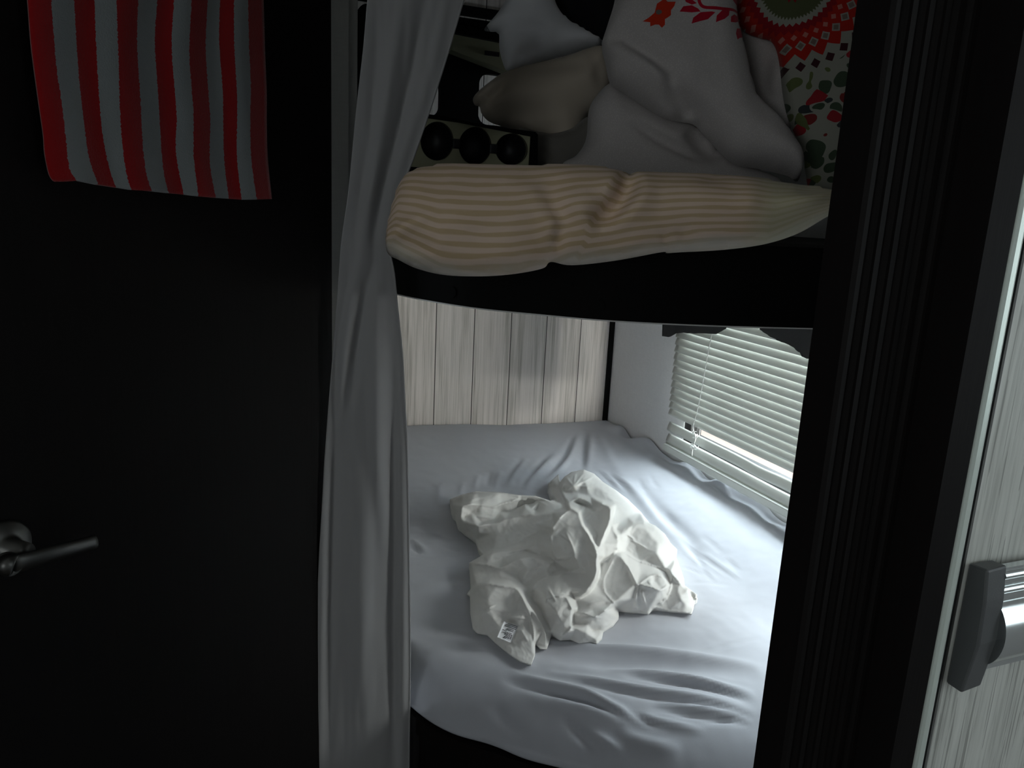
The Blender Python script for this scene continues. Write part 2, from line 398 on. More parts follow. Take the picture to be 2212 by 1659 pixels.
M = {
    'plank': plank_mat(), 'wall': linen_wall('grey_wallpaper', srgb(226, 226, 228)), 'ceil': plain('ceiling_white', srgb(214, 212, 206), 0.8),
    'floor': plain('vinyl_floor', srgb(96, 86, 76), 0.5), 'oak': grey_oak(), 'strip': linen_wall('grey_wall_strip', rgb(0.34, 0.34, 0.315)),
    'espresso': darkwood('espresso_wood', rgb(0.0075, 0.006, 0.006), 0.7), 'espresso_trim': darkwood('espresso_trim_wood', rgb(0.0075, 0.0058, 0.0055), 0.62),
    'black': plain('black_vinyl', rgb(0.011, 0.0105, 0.0105), 0.55, grain=0.2), 'blackpanel': plain('black_painted_board', rgb(0.004, 0.0038, 0.0038), 0.75, spec=0.12),
    'blackmetal': plain('black_plastic', rgb(0.02, 0.02, 0.021), 0.4, grain=0.25, gs=900), 'mattress': plain('dark_mattress_cover', rgb(0.022, 0.022, 0.022), 0.85),
    'edge': plain('pale_edge_strip', srgb(214, 214, 214), 0.5),
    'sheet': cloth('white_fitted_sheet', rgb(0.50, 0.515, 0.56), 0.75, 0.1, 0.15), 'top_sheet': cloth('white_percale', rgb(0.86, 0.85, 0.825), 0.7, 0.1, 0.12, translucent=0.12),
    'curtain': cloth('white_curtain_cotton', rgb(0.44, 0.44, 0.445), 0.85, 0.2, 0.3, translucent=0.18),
    'bluegrey': cloth('pale_blue_pillowcase', srgb(242, 243, 247)), 'olive': cloth('grey_khaki_pillowcase', srgb(198, 186, 170)),
    'greyblanket': cloth('grey_blanket_wool', srgb(120, 116, 110)), 'blackcloth': cloth('black_fleece', rgb(0.01, 0.01, 0.012), 0.95, 0.1),
    'dotted': cloth('grey_dotted_cotton', srgb(190, 184, 182), dots=(srgb(222, 218, 214), 420)), 'medal': medallion_mat(),
    'liner': plain('white_underside_panel', rgb(0.86, 0.86, 0.85), 0.7), 'red': cloth('print_crimson', srgb(176, 14, 44)), 'orange': cloth('print_orange_red', srgb(200, 50, 18)), 'printgrey': cloth('print_grey', srgb(112, 104, 98)),
    'towel': stripes_towel(), 'pillow': stripes_pillow(),
    'nickel': plain('brushed_nickel', rgb(0.12, 0.12, 0.115), 0.42, 1.0), 'chrome': plain('chrome', rgb(0.72, 0.76, 0.76), 0.18, 1.0),
    'alu': plain('grey_anodised_frame', srgb(222, 232, 224), 0.35, 0.35), 'capgrey': plain('grey_plastic_cap', rgb(0.085, 0.09, 0.092), 0.45, grain=0.2, gs=1500),
    'olivepanel': plain('olive_grey_board', srgb(168, 168, 140), 0.7), 'recess': plain('dark_cup_lining', rgb(0.014, 0.014, 0.016), 0.5),
    'tornliner': plain('torn_black_liner', rgb(0.02, 0.02, 0.021), 0.85, grain=0.5, gs=200), 'windowframe': plain('black_window_frame', rgb(0.012, 0.012, 0.012), 0.45),
    'cord': cloth('white_cord', rgb(0.85, 0.85, 0.82)), 'tagwhite': cloth('white_satin_tag', rgb(0.86, 0.87, 0.90), 0.5), 'ink': plain('tag_ink', rgb(0.02, 0.016, 0.018), 0.7),
    'gravel': plain('pale_pink_gravel', srgb(232, 208, 196), 0.95, grain=0.6, gs=60),
}
def slat_mat():
    mt, nt, out = nm('ivory_vinyl_slat'); g = G(nt)
    b = g.bsdf(None, rgb(0.62, 0.635, 0.60), 0.38, 0, 0.5)
    tr = g.n('ShaderNodeBsdfTranslucent'); tr.inputs[0].default_value = rgb(0.82, 0.84, 0.76)
    mx = g.n('ShaderNodeMixShader'); mx.inputs[0].default_value = 0.09
    nt.links.new(b, mx.inputs[1]); nt.links.new(tr.outputs[0], mx.inputs[2]); nt.links.new(mx.outputs[0], out.inputs[0]); return mt
def pane_mat():
    mt, nt, out = nm('window_glass'); g = G(nt)
    t = g.n('ShaderNodeBsdfTransparent'); t.inputs[0].default_value = rgb(0.9, 0.93, 0.93); gl = g.n('ShaderNodeBsdfGlossy'); gl.inputs['Roughness'].default_value = 0.02
    mx = g.n('ShaderNodeMixShader'); mx.inputs[0].default_value = 0.06
    nt.links.new(t.outputs[0], mx.inputs[1]); nt.links.new(gl.outputs[0], mx.inputs[2]); nt.links.new(mx.outputs[0], out.inputs[0]); return mt
M['slat'] = slat_mat(); M['glass'] = pane_mat(); 

# ------------------------------------------------------------------ the setting
XR, YB, ZC = 1.2109, 2.1509, 2.02        # right wall, plank wall, ceiling
ZBED = 0.70
S = lambda o: tag(o, kind='structure')
S(box('floor', M['floor'], None, -1.3, XR+0.04, -2.4, YB+0.04, -0.04, 0.0))
S(box('ceiling', M['ceil'], None, -1.3, XR+0.04, -2.4, YB+0.04, ZC, ZC+0.04))
S(box('wall_back', M['plank'], None, 0.15, XR+0.04, YB, YB+0.04, 0.0, ZC))
WY0, WY1, WZ0, WZ1 = 0.70, 1.72, 0.815, 1.262       # bunk window opening
KY0, KY1, KZ0, KZ1 = -0.85, -0.08, 1.12, 1.80       # small window of the room behind
UY0, UY1, UZ0, UZ1 = 1.84, 1.96, 1.50, 1.80            # unseen opening added so sky light reaches the wall behind the rack
LY0, LY1, LZ0, LZ1 = -1.7, -0.5, 0.9, 1.75           # unseen opening added on the left to let the far fill in
bm = bmesh.new()
add_box(bm, XR, XR+0.04, -2.4, KY0, 0, ZC); add_box(bm, XR, XR+0.04, KY0, KY1, 0, KZ0); add_box(bm, XR, XR+0.04, KY0, KY1, KZ1, ZC)
add_box(bm, XR, XR+0.04, KY1, WY0, 0, ZC); add_box(bm, XR, XR+0.04, WY0, WY1, 0, WZ0); add_box(bm, XR, XR+0.04, WY0, UY0, WZ1, ZC); add_box(bm, XR, XR+0.04, UY0, WY1, WZ1, UZ0); add_box(bm, XR, XR+0.04, UY0, WY1, UZ1, ZC)
add_box(bm, XR, XR+0.04, WY1, YB+0.04, 0, UZ0); add_box(bm, XR, XR+0.04, WY1, YB+0.04, UZ1, ZC); add_box(bm, XR, XR+0.04, UY1, YB+0.04, UZ0, UZ1)
S(from_bm('wall_right', bm, M['wall']))
S(box('wall_front', M['wall'], None, -1.3, XR+0.04, -2.44, -2.4, 0, ZC))
bm = bmesh.new()
add_box(bm, -1.34, -1.3, -2.4, LY0, 0, ZC); add_box(bm, -1.34, -1.3, LY0, LY1, 0, LZ0); add_box(bm, -1.34, -1.3, LY0, LY1, LZ1, ZC); add_box(bm, -1.34, -1.3, LY1, 1.3, 0, ZC)
S(from_bm('wall_left', bm, M['wall']))
def window(name, y0, y1, z0, z1, w=0.03, X=XR):
    bm = bmesh.new()
    for a in ((y0, y0+w, z0, z1), (y1-w, y1, z0, z1), (y0+w, y1-w, z0, z0+w), (y0+w, y1-w, z1-w, z1)):
        add_box(bm, X+0.004, X+0.038, a[0], a[1], a[2], a[3])
    fr = S(from_bm(name, bm, M['windowframe']))
    o = box('pane', M['glass'], fr, X+0.018, X+0.022, y0+w, y1-w, z0+w, z1-w)
    return fr
window('window_1', WY0, WY1, WZ0, WZ1); window('window_2', KY0, KY1, KZ0, KZ1); window('added_window_4', UY0, UY1, UZ0, UZ1); window('added_window_3', LY0, LY1, LZ0, LZ1, X=-1.342)
# black corner moulding between planks and wallpaper
S(box('trim_1', M['blackpanel'], None, XR-0.017, XR, YB-0.009, YB, 0, ZC, bevel=0.002))
# wall end between the dark door and the curtain: pale planks with a batten
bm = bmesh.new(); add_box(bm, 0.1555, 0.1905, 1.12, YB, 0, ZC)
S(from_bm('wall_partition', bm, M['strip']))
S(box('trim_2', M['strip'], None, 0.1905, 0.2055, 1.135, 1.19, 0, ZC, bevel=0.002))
# dark strip and pale cornice high on the plank wall
S(box('trim_3', M['blackpanel'], None, 0.21, 1.19, YB-0.012, YB, 1.926, 1.952, bevel=0.002))

# outside: sunlit pale gravel beside the trailer
S(box('exterior_ground', M['gravel'], None, XR+0.1, XR+14, -5, 9, -0.85, -0.75))

# ------------------------------------------------------------------ bunk beds
CURVE = [(0.262, 1.19), (0.270, 1.13), (0.283, 1.07), (0.318, 0.997), (0.416, 0.899), (0.517, 0.815), (0.62, 0.750), (0.76, 0.695), (0.95, 0.665), (1.2, 0.655)]
RAIL = [(0.262, 1.19), (0.276, 1.13), (0.300, 1.068), (0.345, 0.99), (0.414, 0.925), (0.485, 0.87), (0.60, 0.824), (0.745, 0.79), (0.95, 0.755), (1.2, 0.74)]
CV = spline(CURVE, 6); CVR = spline(RAIL, 6)
def bunk_panel(name, z0, z1, th, mat, parent, off=0.0, CV=CV):
    """board that follows the curved front edge"""
    t = np.gradient(CV, axis=0); nn = np.stack([t[:, 1], -t[:, 0]], -1); nn /= np.linalg.norm(nn, axis=1)[:, None]
    o = CV+nn*off; i = o-nn*th; vs = []; fs = []
    for k in range(len(o)):
        for p, z in ((o, z0), (o, z1), (i, z1), (i, z0)): vs.append((p[k, 0], p[k, 1], z))
    for k in range(len(o)-1):
        for q in range(4): fs.append((4*k+q, 4*k+(q+1) % 4, 4*k+4+(q+1) % 4, 4*k+4+q)[::-1])
    fs += [(0, 1, 2, 3), tuple(4*(len(o)-1)+q for q in (3, 2, 1, 0))]
    ob = mesh(name, vs, fs, mat, parent, False); return ob
def plan_slab(name, z0, z1, mat, parent, inset=0.0, bevel=0.0, CV=CV):
    t = np.gradient(CV, axis=0); nn = np.stack([t[:, 1], -t[:, 0]], -1); nn /= np.linalg.norm(nn, axis=1)[:, None]
    pl = [tuple(p) for p in CV-nn*inset]+[(XR-0.011, YB-0.004-0.008), (0.262+inset, YB-0.012)]
    bm = bmesh.new(); a = [bm.verts.new((p[0], p[1], z0)) for p in pl]; b = [bm.verts.new((p[0], p[1], z1)) for p in pl]
    bm.faces.new(a); bm.faces.new(b)
    for i in range(len(pl)): bm.faces.new((a[i], a[(i+1) % len(pl)], b[(i+1) % len(pl)], b[i]))
    return from_bm(name, bm, mat, parent, bevel=bevel)
ub = thing('upper_bunk', 'black upper bunk with curved front rail above the white bed', 'bunk bed', (0.7, 1.5, 1.285))
bunk_panel('front_rail', 1.288, 1.392, 0.02, M['blackpanel'], ub, CV=CVR)
tag(bunk_panel('edge_strip', 1.2862, 1.288, 0.02, M['edge'], ub, CV=CVR), 'thin pale strip along the lower edge')
plan_slab('deck', 1.30, 1.32, M['liner'], ub, 0.021, CV=CVR)
plan_slab('mattress', 1.321, 1.395, M['mattress'], ub, 0.03, 0.02, CV=CVR)
for px, py in ((950, 632), (1290, 662)):
    c = onP(px, py, (0.42, 0.913, 0), (0.68, 0.73, 0)); t = np.argmin(np.hypot(CVR[:, 0]-c[0], CVR[:, 1]-c[1]))
    tt = CVR[t+1]-CVR[t-1]; tt /= np.linalg.norm(tt); nn = np.array([tt[1], -tt[0]]); bm = bmesh.new(); q = CVR[t]
    tube(bm, [(q[0], q[1], c[2]), (q[0]+nn[0]*0.002, q[1]+nn[1]*0.002, c[2])], 0.008, 14)
    from_bm('screw_cover', bm, M['blackpanel'], ub)
lb = thing('lower_bunk', 'dark wooden lower bunk base with curved front panel under the white bed', 'bunk bed', (0.7, 1.5, 0))
bunk_panel('front_panel', 0.0, 0.60, 0.02, M['espresso'], lb, 0.004)
bunk_panel('cap_rail', 0.60, 0.628, 0.03, M['espresso_trim'], lb, 0.008)
plan_slab('deck', 0.56, 0.58, M['espresso'], lb, 0.022)
plan_slab('mattress', 0.582, 0.665, M['mattress'], lb, 0.035, 0.02)
# torn black liner hanging from the underside of the upper bunk by the window
tl = thing('torn_liner', 'ragged torn black liner hanging below the upper bunk at the blind', 'liner', (1.16, 1.5, 1.28))
def torn(pts, X):
    top = [onX(p[0], p[1], X) for p in pts]
    bm = bmesh.new(); a = [bm.verts.new(p) for p in top]; b = [bm.verts.new(p+np.array((0.004, 0, 0))) for p in top]
    bm.faces.new(a); bm.faces.new(b[::-1])
    for i in range(len(a)): bm.faces.new((a[i], a[(i+1) % len(a)], b[(i+1) % len(a)], b[i]))
    bmesh.ops.triangulate(bm, faces=bm.faces)
    return from_bm('hanging_flap', bm, M['tornliner'], tl)
def jag(a, b, n, amp):
    out = []
    for i in range(n):
        t = i/n; out.append((a[0]+(b[0]-a[0])*t+random.uniform(-amp, amp), a[1]+(b[1]-a[1])*t+random.uniform(-amp, amp)))
    return out
torn([(1433, 640), (1433, 708), (1430, 726), (1443, 728)]+jag((1448, 727), (1462, 718), 4, 1)+jag((1470, 719), (1535, 721), 9, 0.9)+jag((1545, 721), (1572, 708), 5, 1)+[(1580, 640)], 1.148)
torn([(1636, 640), (1641, 712)]+jag((1645, 715), (1672, 732), 7, 1.2)+jag((1674, 733), (1712, 748), 8, 1.0)+jag((1714, 750), (1730, 765), 5, 1.2)+jag((1732, 770), (1748, 776), 4, 1)+[(1790, 776), (1790, 640)], 1.148)

# ------------------------------------------------------------------ window blind
def build_blind():
    XB = XR-0.032; PITCH = 0.0196
    t = thing('window_blind', 'ivory mini blind with broken lower slats over the bunk window', 'blind', (XB, 1.39, WZ1+0.03))
    y0, y1 = 1.06, 1.745
    ys = np.linspace(y0, y1, 40); bm = bmesh.new()
    def slat(z, tilt, w=0.0255, sag=lambda y: 0.0, twist=lambda y: 0.0, ya=y0, yb=y1):
        # cross-section: inner edge low, outer edge high, slightly crowned
        ys = np.linspace(ya, yb, 40); rows = []
        for y in ys:
            th = math.radians(tilt+twist(y)); row = []
            for k in range(6):
                s = (k/5-0.5)*w; c = 0.0016*(1-(2*k/5-1)**2)
                row.append(bm.verts.new((XB+s*math.cos(th)-c*math.sin(th), y, z+sag(y)+s*math.sin(th)+c*math.cos(th))))
            rows.append(row)
        for A, B in zip(rows, rows[1:]):
            for k in range(5): bm.faces.new((A[k], B[k], B[k+1], A[k+1]))
    z = 0.905; n = 0
    while z < 1.222:
        slat(z, 68+random.uniform(-0.8, 0.8)); z += PITCH
    slat(0.859, 74, sag=lambda y: 0.002*(y-1.4)-0.003*math.exp(-((y-1.36)/0.05)**2))
    slat(0.8265, 70, sag=lambda y: 0.001*math.sin(9*y)); slat(0.8165, 78)
    o = from_bm('slats', bm, M['slat'], t, smooth=True)
    b = o.modifiers.new('thick', 'SOLIDIFY'); b.thickness = 0.0006; b.offset = 0
    br = box('bottom_rail', M['slat'], t, XB-0.013, XB+0.011, y0, y1, 0.790, 0.811, bevel=0.004)
    box('head_rail', M['slat'], t, XB-0.018, XB+0.02, y0, y1, 1.228, 1.256, bevel=0.003)
    # lift cord down the room side with knots at the broken slats
    def P(x, y, dx=0.017): return tuple(onX(x, y, XB-dx))
    bm = bmesh.new(); pts = [(1541, 705), (1530, 760), (1519, 822), (1508, 880), (1500, 910), (1497, 925), (1500, 936), (1503, 946), (1499, 960), (1496, 972), (1495, 985)]
    tube(bm, [P(*p) for p in spline(pts, 3)], 0.0011, 6)
    from_bm('lift_cord', bm, M['cord'], t, smooth=True)
    bm = bmesh.new()
    for cx, cy in ((1502, 939), (1497, 966)):
        for k in range(3):
            a = [(cx+random.uniform(-7, 7), cy+random.uniform(-8, 8)) for _ in range(5)]
            tube(bm, [P(p[0], p[1], 0.019) for p in spline(a, 3)], 0.0009, 5)
    from_bm('cord_knot', bm, M['cord'], t, smooth=True)
    bm = bmesh.new()
    tube(bm, [(XB+0.0145, 1.62, 1.23), (XB+0.0145, 1.62, 0.80)], 0.0007, 5)
    from_bm('ladder_cord', bm, M['cord'], t, smooth=True)
build_blind()

# ------------------------------------------------------------------ lower bed: fitted sheet
def smoothstep(a, b, x):
    t = np.clip((x-a)/(b-a), 0, 1); return t*t*(3-2*t)
def bedz(x, y):
    yf = np.interp(x, CV[:, 0], CV[:, 1])
    z = np.full_like(x, ZBED)
    z += (0.066+0.02*smoothstep(0.9, 0.5, x))*smoothstep(1.70, 2.13, y)
    z -= 0.058*np.clip(1-(y-yf)/0.15, 0, 1)**2
    z += 0.05*smoothstep(0.93, 1.15, x)*(1-smoothstep(1.70, 2.13, y))*smoothstep(0.75, 1.05, y)
    z += smoothstep(1.150, 1.195, x)*smoothstep(0.9, 1.2, y)*smoothstep(2.12, 2.0, y)*(0.011+0.016*np.sin(y*19+2.0*np.sin(y*7))*np.sin(y*5.3+1)+0.006*np.sin(y*47))
    z += 0.004*np.sin(x*9+1)*np.sin(y*7)
    z -= 0.012*np.exp(-(((x-0.62)/0.16)**2+((y-1.25)/0.25)**2))
    return z
def c6(*p): return [(860+a/2.572, 880+b/2.572) for a, b in p]
def cf(*p): return [(870+a/2.836, 1420+b/2.836) for a, b in p]
BED_CR = [
    # folds pulled up over the back edge
    (c6((1045, 120), (1030, 240), (1018, 345)), 0.013, -0.008, 'r'), (c6((1065, 130), (1062, 240), (1050, 345)), 0.010, 0.005, 'r'),
    (c6((1000, 150), (960, 240), (900, 330), (840, 400)), 0.010, 0.006, 'r'), (c6((975, 150), (930, 240), (860, 330), (790, 400)), 0.009, -0.006, 'r'),
    (c6((890, 235), (820, 300), (740, 400), (710, 460)), 0.009, 0.006, 'r'), (c6((840, 235), (780, 300), (710, 390), (690, 440)), 0.008, -0.005, 'r'),
    (c6((720, 260), (650, 350), (610, 440)), 0.008, 0.004, 'r'), (c6((690, 250), (630, 330), (585, 420)), 0.007, -0.004, 'r'),
    (c6((580, 320), (555, 380), (545, 450)), 0.007, 0.004, 'r'), (c6((520, 310), (500, 380), (495, 440)), 0.006, -0.003, 'r'),
    (c6((455, 330), (440, 380), (420, 460)), 0.006, 0.003, 'r'), (c6((1110, 130), (1160, 230), (1230, 340)), 0.012, 0.004, 'r'),
    (c6((190, 405), (228, 445), (220, 540)), 0.006, 0.005, 'p'), (c6((255, 400), (228, 440)), 0.005, 0.004, 'p'), (c6((380, 405), (358, 430), (345, 500)), 0.006, 0.005, 'p'),
    # fan beside the pile
    (c6((1105, 325), (1160, 380), (1210, 450)), 0.005, -0.004, 'r'), (c6((1135, 325), (1190, 390), (1260, 470)), 0.005, 0.004, 'r'),
    (c6((1165, 345), (1230, 410), (1300, 480)), 0.005, -0.0035, 'r'), (c6((1190, 345), (1260, 410), (1340, 500)), 0.005, 0.003, 'r'),
    (c6((1335, 385), (1360, 430), (1390, 465)), 0.004, -0.003, 'r'), (c6((1395, 365), (1420, 410), (1455, 445)), 0.004, -0.002, 'r'),
    (c6((1210, 330), (1330, 470), (1450, 640), (1600, 790)), 0.014, 0.007, 'r'), (c6((1330, 430), (1480, 590), (1620, 720), (1690, 860)), 0.014, -0.006, 'r'),
    (c6((1480, 545), (1510, 590), (1560, 640)), 0.004, -0.003, 'r'),
    (c6((1540, 720), (1640, 800), (1700, 900), (1760, 985)), 0.005, -0.003, 'r'), (c6((1560, 770), (1680, 880), (1780, 970)), 0.004, 0.0025, 'r'),
    (c6((1600, 760), (1720, 850), (1860, 940), (1920, 960)), 0.004, -0.0025, 'r'), (c6((1690, 800), (1800, 880), (1920, 965)), 0.004, 0.002, 'r'),
    (c6((1820, 835), (1860, 870), (1895, 905)), 0.004, -0.003, 'r'), (c6((1560, 880), (1640, 905), (1700, 935)), 0.004, -0.002, 'r'),
    (c6((1690, 700), (1760, 760), (1800, 800)), 0.004, -0.002, 'r'), (c6((1600, 980), (1720, 975), (1850, 985)), 0.005, -0.0015, 'r'),
    # mattress edge along the window wall and the loose hem beyond it
    (c6((1150, 95), (1300, 190), (1500, 320), (1800, 500), (2110, 720)), 0.022, 0.014, 'r'), (c6((1270, 170), (1450, 300), (1750, 500), (2060, 760)), 0.020, -0.005, 'r'),
    (c6((1330, 185), (1500, 300), (1750, 430), (2130, 660)), 0.013, -0.016, 'r'), (c6((1400, 205), (1600, 320), (1800, 430), (2130, 600)), 0.012, 0.014, 'r'),
    (c6((1480, 230), (1620, 320), (1750, 380), (1900, 490)), 0.006, 0.008, 'p'), (c6((1560, 310), (1640, 340), (1760, 420)), 0.005, -0.006, 'r'),
    (c6((1700, 420), (1780, 440), (1880, 520), (1990, 560)), 0.006, 0.007, 'p'), (c6((1980, 640), (2060, 650), (2125, 655)), 0.006, 0.006, 'p'),
    # left side
    (c6((50, 826), (200, 822), (330, 822), (450, 818)), 0.012, -0.006, 's'), (c6((70, 735), (110, 765), (165, 800)), 0.008, 0.006, 'r'), (c6((66, 765), (100, 790), (130, 810)), 0.007, -0.005, 'r'),
    (c6((200, 690), (260, 730), (330, 745)), 0.008, 0.004, 'r'), (c6((230, 760), (330, 790), (420, 800)), 0.008, -0.003, 'r'), (c6((70, 1010), (200, 1000), (380, 1010)), 0.016, 0.003, 'r'),
    # front edge
    (c6((690, 1290), (1000, 1330), (1300, 1350), (1650, 1385), (2030, 1440)), 0.012, 0.010, 'r'), (c6((760, 1370), (1000, 1400), (1300, 1420), (1700, 1450), (2010, 1490)), 0.020, -0.010, 'r'),
    (c6((1620, 1385), (1750, 1345), (1880, 1310), (2020, 1278)), 0.004, -0.003, 'r'), (c6((1300, 1240), (1500, 1250), (1800, 1260)), 0.02, 0.002, 'r'),
    (cf((640, 90), (850, 150), (1100, 215), (1300, 320), (1520, 460), (1620, 520)), 0.008, 0.009, 'r'), (cf((600, 140), (850, 205), (1120, 285), (1350, 400), (1570, 505)), 0.006, -0.007, 'r'),
    (cf((880, 90), (1200, 150), (1500, 205), (1850, 255), (2160, 340)), 0.009, 0.009, 'r'), (cf((1000, 130), (1300, 195), (1600, 245), (1900, 290), (2140, 370)), 0.008, -0.008, 'r'),
    (cf((1250, 60), (1500, 90), (1800, 140), (2160, 225)), 0.009, 0.009, 'r'), (cf((1350, 110), (1600, 140), (1900, 190), (2160, 280)), 0.008, -0.009, 'r'),
    (cf((1560, 265), (1760, 300), (2000, 340), (2140, 390)), 0.006, 0.006, 'r'), (cf((1500, 300), (1750, 345), (2000, 380), (2130, 420)), 0.006, -0.006, 'r'),
    (cf((1440, 340), (1560, 400), (1720, 440), (1850, 470)), 0.006, 0.006, 'r'), (cf((1350, 330), (1500, 420), (1600, 450)), 0.005, -0.005, 'r'),
    (cf((900, 270), (1150, 330), (1350, 410), (1520, 490)), 0.007, 0.005, 'r'), (cf((1750, 418), (1900, 395), (2125, 350)), 0.004, -0.003, 'r'),
    (cf((680, 330), (900, 400), (1200, 450), (1400, 560)), 0.014, 0.005, 'r'), (cf((980, 500), (1100, 580), (1220, 645)), 0.005, -0.006, 'r'), (cf((1150, 570), (1250, 620), (1350, 660)), 0.006, 0.006, 'r'),
    (cf((540, 400), (640, 470), (760, 530)), 0.008, -0.004, 'r'), (cf((1300, 580), (1500, 640), (1700, 660)), 0.010, 0.006, 'r'),
]
def sheet():
    nx, ny = 170, 240
    xs = np.linspace(0.268, XR-0.006, nx); yf = np.interp(xs, CV[:, 0], CV[:, 1])
    v = np.linspace(0, 1, ny)
    X = np.repeat(xs[:, None], ny, 1); Y = yf[:, None]+(YB-0.006-yf)[:, None]*v[None, :]
    Q = np.stack([X.ravel(), Y.ravel()], -1)
    z = bedz(Q[:, 0], Q[:, 1])
    cl = []
    for px, w, d, k in BED_CR:
        P = onZ(np.array([p[0] for p in px]), np.array([p[1] for p in px]), ZBED)
        for _ in range(3): P = onZ(np.array([p[0] for p in px]), np.array([p[1] for p in px]), bedz(P[:, 0], P[:, 1]))
        cl.append((P[:, :2], w, d, k))
    z += creases(Q, cl)
    z += 0.0016*fbm(Q*9)+0.0007*fbm(Q*30, 2)
    verts = [(a[0], a[1], b) for a, b in zip(Q, z)]
    faces = [(i*ny+j, (i+1)*ny+j, (i+1)*ny+j+1, i*ny+j+1) for i in range(nx-1) for j in range(ny-1)]
    # front drop, tucked under the mattress along the curved edge
    n0 = len(verts); prof = [(0.003, -0.006), (0.004, -0.02), (0.002, -0.035), (-0.01, -0.046), (-0.05, -0.05)]
    t = np.gradient(CV, axis=0); nn = np.stack([t[:, 1], -t[:, 0]], -1); nn /= np.linalg.norm(nn, axis=1)[:, None]
    nxs = np.interp(xs, CV[:, 0], nn[:, 0]); nys = np.interp(xs, CV[:, 0], nn[:, 1])
    zt = z.reshape(nx, ny)[:, 0]
    for i in range(nx):
        for o, dz in prof:
            wob = 0.0025*math.sin(31*xs[i])+0.002*math.sin(77*xs[i]+1)
            zz = zt[i]+(0.6285-zt[i])*(-dz/0.05)
            verts.append((xs[i]+nxs[i]*(o+wob), yf[i]+nys[i]*(o+wob), zz))
    np_ = len(prof)
    for i in range(nx-1):
        prev = [i*ny, (i+1)*ny]
        for k in range(np_):
            cur = [n0+i*np_+k, n0+(i+1)*np_+k]; faces.append((prev[0], cur[0], cur[1], prev[1])); prev = cur
    # left side drop
    n1 = len(verts)
    for j in range(ny): verts.append((xs[0]-0.004, Y[0, j], 0.63))
    faces += [(j, j+1, n1+j+1, n1+j) for j in range(ny-1)]
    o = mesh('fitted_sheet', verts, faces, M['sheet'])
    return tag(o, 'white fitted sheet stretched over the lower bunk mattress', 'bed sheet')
sheet()

